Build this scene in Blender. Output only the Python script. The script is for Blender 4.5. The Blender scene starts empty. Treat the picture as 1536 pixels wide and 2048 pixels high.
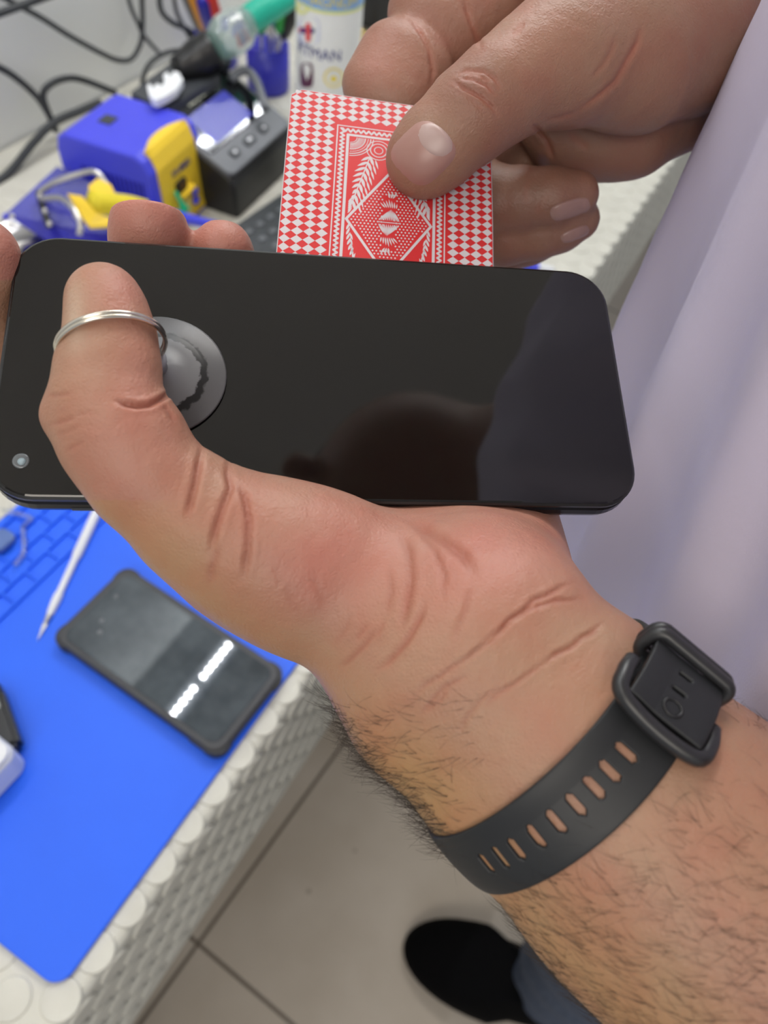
import bpy, bmesh, math, random
import numpy as np
from mathutils import Vector, Matrix

random.seed(7)
rng = np.random.default_rng(7)
SC = bpy.context.scene
COL = SC.collection

# ------------------------------------------------------------------ camera, light, exposure
F = 1500.0                      # focal length in pixels of the 1536 x 2048 frame
CAM_H = 1.31                    # height above the floor
BENCH = 0.75                    # bench top height
RM = np.array([[0.50586751, -0.67309077, 0.53948761],
               [-0.85783673, -0.45825126, 0.23264119],
               [0.09063224, -0.58047791, -0.80921641]])     # lens axes (right, down, forward) -> world
CAM = np.array([0.0, 0.0, CAM_H])

cam_data = bpy.data.cameras.new('camera')
cam_data.sensor_fit = 'AUTO'
cam_data.sensor_width = 36.0
cam_data.lens = F / 2048.0 * 36.0
cam_data.clip_start = 0.005
cam_data.dof.use_dof = True
cam_data.dof.focus_distance = 0.196
cam_data.dof.aperture_fstop = 12.0
cam = bpy.data.objects.new('camera', cam_data)
COL.objects.link(cam)
m4 = Matrix.Identity(4)
for r in range(3):
    m4[r][0] = RM[r][0]; m4[r][1] = -RM[r][1]; m4[r][2] = -RM[r][2]; m4[r][3] = CAM[r]
cam.matrix_world = m4
SC.camera = cam

SC.view_settings.view_transform = 'Standard'
SC.view_settings.look = 'None'
SC.view_settings.gamma = 1.0
SC.view_settings.use_curve_mapping = False
SC.view_settings.exposure = 0.0
SC.cycles.use_denoising = True
SC.cycles.max_bounces = 8
SC.cycles.sample_clamp_indirect = 4.0

world = bpy.data.worlds.new('world')
SC.world = world
world.use_nodes = True
world.node_tree.nodes['Background'].inputs[0].default_value = (0.86, 0.92, 1.0, 1)
world.node_tree.nodes['Background'].inputs[1].default_value = 0.46

def area(name, loc, target, sx, sy, power, color):
    l = bpy.data.lights.new(name, 'AREA')
    l.shape = 'RECTANGLE'; l.size = sx; l.size_y = sy; l.energy = power; l.color = color
    o = bpy.data.objects.new(name, l); COL.objects.link(o)
    o.location = loc
    o.rotation_euler = (Vector(target) - Vector(loc)).to_track_quat('-Z', 'Y').to_euler()
    return o
area('added_soft_light', (1.5, 0.42, 2.66), (0.5, 0.1, 1.0), 0.9, 0.6, 25.0, (1.0, 0.97, 0.93))  # added soft light for shirt front and right hand; no real ceiling panel
area('added_bench_fill', (-0.45, 0.45, 2.66), (0.3, 0.1, 1.0), 0.8, 0.5, 6.0, (1.0, 0.97, 0.93))  # added fill above the near bench end, to give the shirt contrast
area('added_room_fill', (-1.3, -0.5, 2.5), (0.2, 0.1, 1.1), 1.0, 1.0, 20.0, (1.0, 0.92, 0.82))  # added warm fill to lift floor and bench front; stands for no fixture

# ------------------------------------------------------------------ coordinate helpers
def Pc(px, py, d):
    return np.array([(px - 768) / F * d, (py - 1024) / F * d, d])
def W(p):
    return np.asarray(p) @ RM.T + CAM
def ray(px, py):
    return RM @ np.array([(px - 768) / F, (py - 1024) / F, 1.0])
def at(px, py, z=0.0):
    """point where the sight line meets the level z above the bench top"""
    r = ray(px, py); t = (BENCH + z - CAM_H) / r[2]
    return CAM + r * t
def aty(px, py, y):
    r = ray(px, py); return CAM + r * (y / r[1])
def project(P):
    c = (np.asarray(P) - CAM) @ RM
    return np.stack([768 + F * c[..., 0] / c[..., 2], 1024 + F * c[..., 1] / c[..., 2]], -1)

# ------------------------------------------------------------------ materials
def mat(name, col, rough=0.5, metal=0.0, spec=0.5, noise=None, bump=None, emis=None, coat=0.0, trans=0.0, sss=0.0, alpha=1.0):
    m = bpy.data.materials.new(name); m.use_nodes = True
    nt = m.node_tree; b = nt.nodes['Principled BSDF']
    b.inputs['Base Color'].default_value = (*col, 1)
    b.inputs['Roughness'].default_value = rough
    b.inputs['Metallic'].default_value = metal
    b.inputs['Specular IOR Level'].default_value = spec
    b.inputs['Coat Weight'].default_value = coat
    b.inputs['Transmission Weight'].default_value = trans
    b.inputs['Alpha'].default_value = alpha
    if sss:
        b.inputs['Subsurface Weight'].default_value = sss
        b.inputs['Subsurface Radius'].default_value = (1.0, 0.35, 0.2)
        b.inputs['Subsurface Scale'].default_value = 0.004
    if emis:
        b.inputs['Emission Color'].default_value = (*emis[0], 1)
        b.inputs['Emission Strength'].default_value = emis[1]
    tc = nt.nodes.new('ShaderNodeTexCoord')
    if noise:                       # (scale, other colour, detail)
        n = nt.nodes.new('ShaderNodeTexNoise'); n.inputs['Scale'].default_value = noise[0]
        n.inputs['Detail'].default_value = noise[2] if len(noise) > 2 else 4
        nt.links.new(tc.outputs['Object'], n.inputs['Vector'])
        r = nt.nodes.new('ShaderNodeValToRGB')
        r.color_ramp.elements[0].position = 0.35; r.color_ramp.elements[1].position = 0.68
        r.color_ramp.elements[0].color = (*col, 1); r.color_ramp.elements[1].color = (*noise[1], 1)
        nt.links.new(n.outputs['Fac'], r.inputs['Fac']); nt.links.new(r.outputs['Color'], b.inputs['Base Color'])
    if bump:                        # (scale, strength, distance)
        n = nt.nodes.new('ShaderNodeTexNoise'); n.inputs['Scale'].default_value = bump[0]; n.inputs['Detail'].default_value = 5
        nt.links.new(tc.outputs['Object'], n.inputs['Vector'])
        u = nt.nodes.new('ShaderNodeBump'); u.inputs['Strength'].default_value = bump[1]; u.inputs['Distance'].default_value = bump[2]
        nt.links.new(n.outputs['Fac'], u.inputs['Height']); nt.links.new(u.outputs['Normal'], b.inputs['Normal'])
    return m

M = {}
M['wall'] = mat('wall_paint', (0.80, 0.82, 0.80), 0.6, noise=(3, (0.76, 0.78, 0.76)))
M['ceiling'] = mat('ceiling_paint', (0.80, 0.75, 0.69), 0.8)
M['rubber_white'] = mat('cream_stud_rubber', (0.64, 0.63, 0.565), 0.42, noise=(25, (0.57, 0.56, 0.50)), bump=(60, 0.15, 0.001))
M['worktop'] = mat('worktop_board', (0.45, 0.40, 0.32), 0.5)
M['wood'] = mat('pine_wood', (0.55, 0.36, 0.18), 0.5, noise=(9, (0.46, 0.28, 0.13)))
M['mat_blue'] = mat('blue_silicone', (0.010, 0.118, 0.86), 0.5, noise=(6, (0.012, 0.135, 0.95)), bump=(300, 0.1, 0.0004))
M['black'] = mat('black_plastic', (0.012, 0.012, 0.013), 0.38)
M['black_matte'] = mat('black_rubber', (0.022, 0.023, 0.025), 0.55, bump=(900, 0.15, 0.0002))
M['dark_grey'] = mat('dark_grey_plastic', (0.045, 0.05, 0.058), 0.4)
M['grey'] = mat('grey_plastic', (0.15, 0.16, 0.18), 0.4)
M['cable'] = mat('cable_sheath', (0.03, 0.034, 0.038), 0.5)
M['white_plastic'] = mat('white_plastic', (0.75, 0.77, 0.82), 0.35)
M['steel'] = mat('steel', (0.62, 0.61, 0.6), 0.28, 1.0)
M['silver_ring'] = mat('ring_steel', (0.72, 0.67, 0.58), 0.18, 1.0)
M['blue_plastic'] = mat('blue_plastic', (0.06, 0.07, 0.74), 0.38, noise=(8, (0.07, 0.08, 0.80)))
M['blue_dark'] = mat('deep_blue_enamel', (0.012, 0.012, 0.36), 0.3)
M['yellow'] = mat('yellow_plastic', (0.92, 0.64, 0.04), 0.4)
M['yellow_foam'] = mat('yellow_foam', (0.80, 0.66, 0.03), 0.7)
M['orange'] = mat('orange_plastic', (0.80, 0.33, 0.02), 0.4)
M['pale_yellow'] = mat('pale_yellow_plastic', (0.80, 0.68, 0.20), 0.4)
M['red'] = mat('red_plastic', (0.70, 0.03, 0.02), 0.4)
M['green'] = mat('green_plastic', (0.02, 0.36, 0.06), 0.4)
M['green_bright'] = mat('bright_green_plastic', (0.01, 0.45, 0.20), 0.4)
M['teal'] = mat('teal_rubber', (0.01, 0.43, 0.30), 0.45)
M['clear'] = mat('clear_plastic', (0.85, 0.9, 0.92), 0.08, trans=0.9)
M['text_navy'] = mat('navy_ink', (0.03, 0.04, 0.22), 0.5)
M['text_white'] = mat('white_ink', (0.75, 0.78, 0.62), 0.5)

# ------------------------------------------------------------------ object helpers
def link(o, parent=None):
    COL.objects.link(o)
    if parent is not None: o.parent = parent
    return o
def mesh_obj(name, verts, faces, m, parent=None, smooth=False, uv=None):
    me = bpy.data.meshes.new(name)
    me.from_pydata([tuple(map(float, v)) for v in verts], [], [tuple(int(i) for i in f) for f in faces])
    if smooth: me.polygons.foreach_set('use_smooth', [True] * len(me.polygons))
    if m is not None: me.materials.append(m)
    me.update()
    return link(bpy.data.objects.new(name, me), parent)
def bm_obj(name, bm, m, parent=None, smooth=False):
    me = bpy.data.meshes.new(name)
    bmesh.ops.recalc_face_normals(bm, faces=bm.faces)
    bm.to_mesh(me); bm.free()
    if smooth: me.polygons.foreach_set('use_smooth', [True] * len(me.polygons))
    me.materials.append(m)
    return link(bpy.data.objects.new(name, me), parent)
def tag(o, label, cat, group=None, kind=None):
    if label: o['label'] = label
    if cat: o['category'] = cat
    if group: o['group'] = group
    if kind: o['kind'] = kind
    return o
def thing(name, loc, label, cat, group=None, rz=0.0, rot=None):
    o = bpy.data.objects.new(name, None); COL.objects.link(o)
    o.empty_display_size = 0.01
    o.location = tuple(map(float, loc)); o.rotation_euler = rot if rot is not None else (0, 0, rz)
    return tag(o, label, cat, group)
def frame_thing(name, origin, X, Y, Z, label, cat):
    o = bpy.data.objects.new(name, None); COL.objects.link(o); o.empty_display_size = 0.01
    mm = Matrix.Identity(4)
    for i in range(3):
        mm[i][0] = X[i]; mm[i][1] = Y[i]; mm[i][2] = Z[i]; mm[i][3] = origin[i]
    o.matrix_world = mm
    return tag(o, label, cat)
def box_bm(x0, y0, z0, x1, y1, z1, bev=0.0, seg=2, bm=None):
    bm = bm or bmesh.new()
    vs = [bm.verts.new(p) for p in ((x0, y0, z0), (x1, y0, z0), (x1, y1, z0), (x0, y1, z0), (x0, y0, z1), (x1, y0, z1), (x1, y1, z1), (x0, y1, z1))]
    fs = [bm.faces.new([vs[i] for i in f]) for f in ((3, 2, 1, 0), (4, 5, 6, 7), (0, 1, 5, 4), (1, 2, 6, 5), (2, 3, 7, 6), (3, 0, 4, 7))]
    if bev:
        es = list({e for f in fs for e in f.edges})
        bmesh.ops.bevel(bm, geom=es, offset=bev, segments=seg, affect='EDGES')
    return bm
def rrect(w, h, r, n=8):
    """rounded rectangle outline centred on 0"""
    pts = []
    for cx, cy, a0 in ((w/2-r, h/2-r, 0), (-w/2+r, h/2-r, 90), (-w/2+r, -h/2+r, 180), (w/2-r, -h/2+r, 270)):
        for k in range(n + 1):
            a = math.radians(a0 + 90 * k / n); pts.append((cx + r*math.cos(a), cy + r*math.sin(a)))
    return pts
def loft(rings, cap=True):
    """rings: list of equal-length lists of 3-D points -> verts, faces"""
    n = len(rings[0]); V = [p for r in rings for p in r]; Fc = []
    for i in range(len(rings) - 1):
        for j in range(n):
            a = i*n + j; b = i*n + (j+1) % n
            Fc.append((a, b, b+n, a+n))
    if cap:
        Fc.append(tuple(range(n-1, -1, -1))); Fc.append(tuple((len(rings)-1)*n + j for j in range(n)))
    return V, Fc
def slab(name, w, h, z0, z1, r, m, parent=None, bev=0.0, cx=0, cy=0, n=8):
    """rounded slab with a bevelled rim, in the parent's frame"""
    prof = [(0, z0)] if bev == 0 else [(bev, z0), (bev*0.3, z0+bev*0.3), (0, z0+bev)]
    prof += [(0, z1)] if bev == 0 else [(0, z1-bev), (bev*0.3, z1-bev*0.3), (bev, z1)]
    rings = []
    for ins, z in prof:
        rings.append([(x+cx, y+cy, z) for x, y in rrect(w-2*ins, h-2*ins, max(r-ins, 1e-4), n)])
    V, Fc = loft(rings)
    o = mesh_obj(name, V, Fc, m, parent)
    return o
def lathe(name, prof, m, parent=None, n=32, smooth=True, origin=(0, 0, 0), axis=None):
    """prof: list of (radius, height) along the axis"""
    o = np.array(origin, float); ax = np.array(axis if axis is not None else (0, 0, 1), float); ax /= np.linalg.norm(ax)
    t = np.array((1, 0, 0)) if abs(ax[0]) < 0.8 else np.array((0, 1, 0))
    u = np.cross(ax, t); u /= np.linalg.norm(u); v = np.cross(ax, u)
    rings = [[tuple(o + ax*h + (u*math.cos(2*math.pi*k/n) + v*math.sin(2*math.pi*k/n))*max(r, 1e-5)) for k in range(n)] for r, h in prof]
    V, Fc = loft(rings)
    return mesh_obj(name, V, Fc, m, parent, smooth)
def resample(pts, n):
    pts = np.asarray(pts, float)
    out = []
    P = np.vstack([2*pts[0]-pts[1], pts, 2*pts[-1]-pts[-2]])
    segs = len(pts)-1
    for i in range(n):
        s = i/(n-1)*segs; k = min(int(s), segs-1); t = s-k
        p0, p1, p2, p3 = P[k], P[k+1], P[k+2], P[k+3]
        out.append(0.5*((2*p1)+(-p0+p2)*t+(2*p0-5*p1+4*p2-p3)*t*t+(-p0+3*p1-3*p2+p3)*t**3))
    return np.array(out)
def tube(name, pts, rad, m, parent=None, n=60, k=10, closed=False, raw=False):
    pts = np.asarray(pts, float)
    C = pts if raw else resample(pts, n)
    R = np.interp(np.linspace(0, 1, len(C)), np.linspace(0, 1, len(rad)), rad) if hasattr(rad, '__len__') else np.full(len(C), rad)
    rings = []; nrm_ = None
    for i in range(len(C)):
        a = C[(i+1) % len(C)] if closed else C[min(i+1, len(C)-1)]
        b = C[i-1] if closed else C[max(i-1, 0)]
        t = a-b; t /= (np.linalg.norm(t)+1e-12)
        if nrm_ is None:
            q = np.array((0, 0, 1.0)) if abs(t[2]) < 0.9 else np.array((1.0, 0, 0))
            nrm_ = q - t*(q@t)
        nrm_ = nrm_ - t*(nrm_@t); nrm_ /= np.linalg.norm(nrm_)
        bn = np.cross(t, nrm_)
        rings.append([tuple(C[i]+R[i]*(nrm_*math.cos(2*math.pi*j/k)+bn*math.sin(2*math.pi*j/k))) for j in range(k)])
    if closed: rings.append(rings[0])
    V, Fc = loft(rings, cap=not closed)
    return mesh_obj(name, V, Fc, m, parent, True)
def letters(name, body, size, m, parent, loc, rot=(0, 0, 0), extrude=0.0002, align='CENTER', mw=None):
    c = bpy.data.curves.new(name, 'FONT'); c.body = body; c.size = size; c.extrude = extrude
    c.align_x = align; c.align_y = 'CENTER'
    o = bpy.data.objects.new(name, c); COL.objects.link(o)
    dg = bpy.context.evaluated_depsgraph_get()
    me = bpy.data.meshes.new_from_object(o.evaluated_get(dg)); me.name = name
    bpy.data.objects.remove(o)
    me.materials.clear(); me.materials.append(m)
    o = link(bpy.data.objects.new(name, me), parent)
    if mw is not None: o.matrix_local = mw
    else: o.location = loc; o.rotation_euler = rot
    return o
def wpts(lst):
    return [at(*p) for p in lst]
# ------------------------------------------------------------------ the room
def floor_material():
    m = mat('beige_floor_tile', (0.36, 0.32, 0.27), 0.35)
    nt = m.node_tree; b = nt.nodes['Principled BSDF']
    tc = nt.nodes.new('ShaderNodeTexCoord')
    br = nt.nodes.new('ShaderNodeTexBrick'); br.offset = 0.0
    br.inputs['Scale'].default_value = 1.0; br.inputs['Brick Width'].default_value = 0.6; br.inputs['Row Height'].default_value = 0.6
    br.inputs['Mortar Size'].default_value = 0.003; br.inputs['Mortar Smooth'].default_value = 0.1
    mp = nt.nodes.new('ShaderNodeMapping'); mp.inputs['Location'].default_value = (-0.0178, -0.2054, 0); mp.inputs['Rotation'].default_value = (0, 0, math.radians(3.4))
    nt.links.new(tc.outputs['Object'], mp.inputs['Vector']); nt.links.new(mp.outputs['Vector'], br.inputs['Vector'])
    n = nt.nodes.new('ShaderNodeTexNoise'); n.inputs['Scale'].default_value = 7; n.inputs['Detail'].default_value = 6
    nt.links.new(tc.outputs['Object'], n.inputs['Vector'])
    r = nt.nodes.new('ShaderNodeValToRGB')
    r.color_ramp.elements[0].position = 0.3; r.color_ramp.elements[1].position = 0.7
    r.color_ramp.elements[0].color = (0.47, 0.41, 0.34, 1); r.color_ramp.elements[1].color = (0.56, 0.50, 0.43, 1)
    nt.links.new(n.outputs['Fac'], r.inputs['Fac'])
    v = nt.nodes.new('ShaderNodeTexVoronoi'); v.inputs['Scale'].default_value = 11
    nt.links.new(tc.outputs['Object'], v.inputs['Vector'])
    lt = nt.nodes.new('ShaderNodeMath'); lt.operation = 'LESS_THAN'; lt.inputs[1].default_value = 0.045
    nt.links.new(v.outputs['Distance'], lt.inputs[0])
    mx = nt.nodes.new('ShaderNodeMix'); mx.data_type = 'RGBA'
    mx.inputs[7].default_value = (0.33, 0.28, 0.23, 1)
    nt.links.new(lt.outputs[0], mx.inputs[0]); nt.links.new(r.outputs['Color'], mx.inputs[6])
    mx2 = nt.nodes.new('ShaderNodeMix'); mx2.data_type = 'RGBA'; mx2.inputs[7].default_value = (0.15, 0.125, 0.10, 1)
    nt.links.new(br.outputs['Fac'], mx2.inputs[0]); nt.links.new(mx.outputs[2], mx2.inputs[6])
    nt.links.new(mx2.outputs[2], b.inputs['Base Color'])
    return m
M['floor'] = floor_material()
WALL_Y = 0.87
tag(bm_obj('floor', box_bm(-2.2, -2.0, -0.1, 3.2, WALL_Y+0.1, 0.0), M['floor']), None, None, kind='structure')
tag(bm_obj('wall_back', box_bm(-2.2, WALL_Y, 0.0, 3.2, WALL_Y+0.1, 2.7), M['wall']), None, None, kind='structure')
tag(bm_obj('ceiling', box_bm(-2.2, -2.0, 2.7, 3.2, WALL_Y+0.1, 2.8), M['ceiling']), None, None, kind='structure')

# ------------------------------------------------------------------ workbench
EDGE_Y = 0.128
bench = thing('workbench', (0.8, 0.5, 0), 'long workbench covered in cream rubber with raised round studs', 'workbench')
BL = Vector((0.8, 0.5, 0))
def bx(name, x0, y0, z0, x1, y1, z1, m, parent, org, bev=0.002):
    return bm_obj(name, box_bm(x0-org[0], y0-org[1], z0-org[2], x1-org[0], y1-org[1], z1-org[2], bev), m, parent)
bx('worktop', -0.5, EDGE_Y+0.006, BENCH-0.035, 2.4, WALL_Y-0.004, BENCH-0.004, M['worktop'], bench, BL)
FAS = 0.20
# rubber sheet: top + folded front, with raised discs
bmr = bmesh.new()
def rubber_sheet():
    x0, x1 = -0.5, 2.4
    prof = [(WALL_Y-0.004, 0.0)]
    rr = 0.007
    for k in range(7):
        a = math.radians(90*k/6); prof.append((EDGE_Y+rr-rr*math.sin(a), -rr+rr*math.cos(a)))
    prof.append((EDGE_Y, -FAS)); 
    inner = [(WALL_Y-0.004, -0.0035), (EDGE_Y+0.0045, -0.0035), (EDGE_Y+0.0045, -FAS)]
    ring = prof + inner[::-1]
    rings = [[(x, y, BENCH+z) for y, z in ring] for x in (x0, x1)]
    V, Fc = loft(rings)
    vs = [bmr.verts.new((v[0]-BL[0], v[1]-BL[1], v[2])) for v in V]
    for f in Fc: bmr.faces.new([vs[i] for i in f])
rubber_sheet()
def disc(c, u, v, n, r, h, k=20):
    c = Vector(c); u = Vector(u); v = Vector(v); n = Vector(n)
    R = []
    for rad, hh in ((r, 0.0), (r-0.0007, h*0.8), (r-0.0015, h), (r-0.0035, h*0.85)):
        R.append([bmr.verts.new(c + (u*math.cos(2*math.pi*j/k)+v*math.sin(2*math.pi*j/k))*rad + n*hh) for j in range(k)])
    for a, b in zip(R, R[1:]):
        for j in range(k): bmr.faces.new((a[j], a[(j+1) % k], b[(j+1) % k], b[j]))
    bmr.faces.new(R[-1])
P_ = 0.0295
for i in range(-17, 82):
    for j in range(0, 26):
        x = i*P_ + (P_/2 if j % 2 else 0) + 0.006; y = EDGE_Y+0.011 + j*P_*0.866
        if y > WALL_Y-0.02 or not (-0.48 < x < 2.38): continue
        if j > 5 and x > 1.4: continue
        if x < -0.25: continue
        disc((x-BL[0], y-BL[1], BENCH), (1, 0, 0), (0, 1, 0), (0, 0, 1), 0.0125, 0.0013)
    for j in range(0, 7):
        x = i*P_ + (P_/2 if j % 2 else 0) + 0.006; z = BENCH-0.017 - j*P_*0.866
        if z < BENCH-FAS+0.012 or not (-0.25 < x < 1.9): continue
        disc((x-BL[0], EDGE_Y-BL[1], z), (1, 0, 0), (0, 0, 1), (0, -1, 0), 0.0125, 0.0022)
bm_obj('rubber_cover', bmr, M['rubber_white'], bench)
for lx in (-0.3, 1.03, 2.2):
    bx('leg', lx, EDGE_Y+0.008, 0, lx+0.07, EDGE_Y+0.078, BENCH-0.036, M['wood'], bench, BL, 0.003)
    bx('leg', lx, WALL_Y-0.09, 0, lx+0.07, WALL_Y-0.02, BENCH-0.036, M['wood'], bench, BL, 0.003)

# ------------------------------------------------------------------ overhead lamp
def tube_lamp(x_, label):
  lamp = thing('led_tube_lamp', (x_, 0.717, 2.25), label, 'lamp', 'diode tube lamps over the bench')
  emit = M.get('emit') or mat('diode_light', (1, 1, 1), 0.5, emis=((0.93, 0.97, 1.0), 290.0))
  M['emit'] = emit
  bm_obj('housing', box_bm(-0.62, -0.03, 0.006, 0.62, 0.03, 0.03, 0.004), M['white_plastic'], lamp)
  bb = bmesh.new()
  for side in (-1, 1):
    for k in range(26):
        mm = Matrix.Translation((side*(0.022+k*0.0225), 0, 0.002)) @ Matrix.Diagonal((1, 1, 0.6, 1))
        bmesh.ops.create_icosphere(bb, subdivisions=1, radius=0.0062, matrix=mm)
  dr = bm_obj('diode_row', bb, emit, lamp); dr['kind'] = 'stuff'
  for s_ in (-0.5, 0.5):
    tube('hanger', [(s_, 0, 0.03), (s_, 0, 0.45)], 0.002, M['steel'], lamp, n=2, k=6)
tube_lamp(0.55, 'diode tube lamp over the bench end with the blue mat')
tube_lamp(1.90, 'diode tube lamp over the far end of the bench')

# ------------------------------------------------------------------ blue repair mat
mat_c = np.array([at(125, 1976)[0], 0, 0])
mx0, mx1, my0, my1 = -0.050, 0.330, 0.142, 0.43
mt = thing('repair_mat', ((mx0+mx1)/2, (my0+my1)/2, BENCH+0.0014), 'bright blue silicone repair mat lying on the cream bench', 'mat')
slab('sheet', mx1-mx0, my1-my0, 0, 0.0035, 0.012, M['mat_blue'], mt, 0.001)
# raised ribs making the small compartments along the far side
rb = bmesh.new()
gx0, gx1 = -(mx1-mx0)/2+0.008, (mx1-mx0)/2-0.008
gy0, gy1 = (my1-my0)/2-0.072, (my1-my0)/2-0.008
for q in range(5):
    y = gy0 + (gy1-gy0)*q/4; box_bm(gx0, y-0.0012, 0.003, gx1, y+0.0012, 0.0062, 0.0005, 1, rb)
k = 0
x = gx0
while x < gx1:
    for q in range(4):
        xx = x + (0.012 if q % 2 else 0)
        ya = gy0 + (gy1-gy0)*q/4; yb = gy0 + (gy1-gy0)*(q+1)/4
        if xx < gx1: box_bm(xx-0.0012, ya, 0.003, xx+0.0012, yb, 0.006, 0.0005, 1, rb)
    x += 0.024
bm_obj('compartment_rib', rb, M['mat_blue'], mt)
tag(mt, None, None)
MT = 0.0049   # mat top above bench

# ------------------------------------------------------------------ phone in rugged case on the mat
ph2 = [at(*p, MT+0.008) for p in ((110, 1275), (245, 1122), (440, 1512), (572, 1368))]
A, B, C_, D = ph2
# A = far-left corner, B = other end corner, C near corner
L_ = np.linalg.norm(C_-A); Wd = np.linalg.norm(B-A)
ux = (C_-A)/L_; uy = np.cross((0, 0, 1), ux); ctr = (A+C_)/2 + uy*Wd/2; ctr = (A+B+C_+D)/4
ph = frame_thing('smartphone', (ctr[0], ctr[1], BENCH+MT), ux, uy, (0, 0, 1), 'dark smartphone in a rugged grey case lying flat on the blue mat', 'phone')
L_ = 0.1625; Wd = 0.0795
case_m = mat('rugged_case_rubber', (0.035, 0.036, 0.042), 0.5)
slab('case', L_, Wd, 0, 0.0115, 0.011, case_m, ph, 0.0016)
for sx in (-1, 1):
    for sy in (-1, 1):
        cb = bmesh.new()
        ring = rrect(0.022, 0.022, 0.010, 6)
        vs0 = [cb.verts.new((sx*(L_/2-0.0098)+x, sy*(Wd/2-0.0098)+y, 0.0004)) for x, y in ring]
        vs1 = [cb.verts.new((sx*(L_/2-0.0098)+x, sy*(Wd/2-0.0098)+y, 0.0098)) for x, y in ring]
        cb.faces.new(vs1); cb.faces.new(vs0[::-1])
        for j in range(len(ring)): cb.faces.new((vs0[j], vs0[(j+1) % len(ring)], vs1[(j+1) % len(ring)], vs1[j]))
        bm_obj('corner_bumper', cb, M['black_matte'], ph)
glass2 = mat('scratched_dark_glass', (0.016, 0.026, 0.036), 0.02, noise=(45, (0.05, 0.066, 0.08), 6), spec=0.8)
slab('screen', L_-0.012, Wd-0.010, 0.0100, 0.0121, 0.008, glass2, ph, 0.0004)
lathe('front_camera', [(0.0018, 0.0), (0.0018, 0.0002), (0.0001, 0.0002)], M['grey'], ph, 16, origin=(-L_/2+0.0145, 0.014, 0.0121))
lathe('sensor', [(0.002, 0.0), (0.002, 0.0002), (0.0001, 0.0002)], M['grey'], ph, 16, origin=(-L_/2+0.021, -0.008, 0.0121))
lathe('sensor', [(0.002, 0.0), (0.002, 0.0002), (0.0001, 0.0002)], M['grey'], ph, 16, origin=(-L_/2+0.027, -0.016, 0.0121))
bm_obj('side_button', box_bm(0.055, -Wd/2-0.0012, 0.004, 0.07, -Wd/2+0.001, 0.008, 0.0004), case_m, ph)

# ------------------------------------------------------------------ precision knife
pe = at(200, 1010, MT+0.005); pt = at(75, 1282, MT+0.001)
ax = pe-pt; LL = np.linalg.norm(ax); ax /= LL
kn = thing('craft_knife', pt, 'slim white metal craft knife with a thin blade lying on the blue mat', 'knife')
o0 = np.zeros(3)
lathe('handle', [(0.0012, 0.020), (0.0028, 0.024), (0.0036, 0.034), (0.0036, 0.040), (0.0028, 0.044), (0.0030, 0.075), (0.0040, 0.080), (0.0042, LL+0.02), (0.0030, LL+0.023)], M['white_plastic'], kn, 20, axis=ax)
lathe('collar', [(0.0011, 0.012), (0.0019, 0.016), (0.0026, 0.022), (0.0020, 0.026)], M['steel'], kn, 16, axis=ax)
sd = np.cross(ax, (0, 0, 1)); sd /= np.linalg.norm(sd)
V = []
for zz in (0.0006, -0.0002+0.0004*0):
    V += [o0+np.array((0, 0, zz)), ax*0.015+sd*0.0022+(0, 0, zz+0.0006), ax*0.015-sd*0.0016+(0, 0, zz+0.0006)]
mesh_obj('blade', V, [(0, 1, 2), (5, 4, 3), (0, 3, 4, 1), (1, 4, 5, 2), (2, 5, 3, 0)], M['steel'], kn)

# ------------------------------------------------------------------ white box and black clip at the near left
wb = thing('white_box', at(-56, 1545, MT), 'white plastic box with rounded corners at the near end of the blue mat', 'box', rz=math.radians(-2))
slab('body', 0.060, 0.052, 0.0, 0.030, 0.009, M['white_plastic'], wb, 0.003, cx=-0.004, cy=-0.003)
slab('lid', 0.057, 0.049, 0.0305, 0.034, 0.008, M['white_plastic'], wb, 0.001, cx=-0.004, cy=-0.003)
bc = thing('black_clip_tool', at(5, 1425, MT), 'black plastic clip tool with a notched end beside the white box', 'tool', rz=math.radians(62))
bm = box_bm(-0.035, -0.007, 0.0, 0.012, 0.007, 0.016, 0.003)
box_bm(0.010, -0.006, 0.002, 0.018, 0.002, 0.013, 0.0008, 1, bm)
bm_obj('body', bm, M['black'], bc)
bm_obj('slot_plate', box_bm(-0.004, -0.003, 0.0160, 0.004, 0.003, 0.0168, 0.0004), M['steel'], bc)

# clear plastic bits at the compartments
for i, (pts_, lab) in enumerate(((((5, 1020), (60, 1035), (50, 1050)), 'small bent clear plastic strip on the mat under the phone corner'),
                                 (((45, 1052), (48, 1100), (30, 1130)), 'thin clear plastic strip trailing across the mat compartments'))):
    cp = thing('plastic_strip', at(*pts_[1], MT+0.004), lab, 'plastic strip')
    o_ = at(*pts_[1], MT+0.004)
    tube('strip', [at(*p, MT+0.004)-o_ for p in pts_], 0.0018, M['clear'], cp, n=16, k=8)
gp = thing('adhesive_pad', at(4, 1085, MT+0.003), 'greyish blue rounded pad at the edge of the blue mat', 'pad')
slab('pad', 0.020, 0.018, 0, 0.006, 0.006, mat('grey_blue_gel', (0.10, 0.17, 0.42), 0.35), gp, 0.0015)

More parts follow.
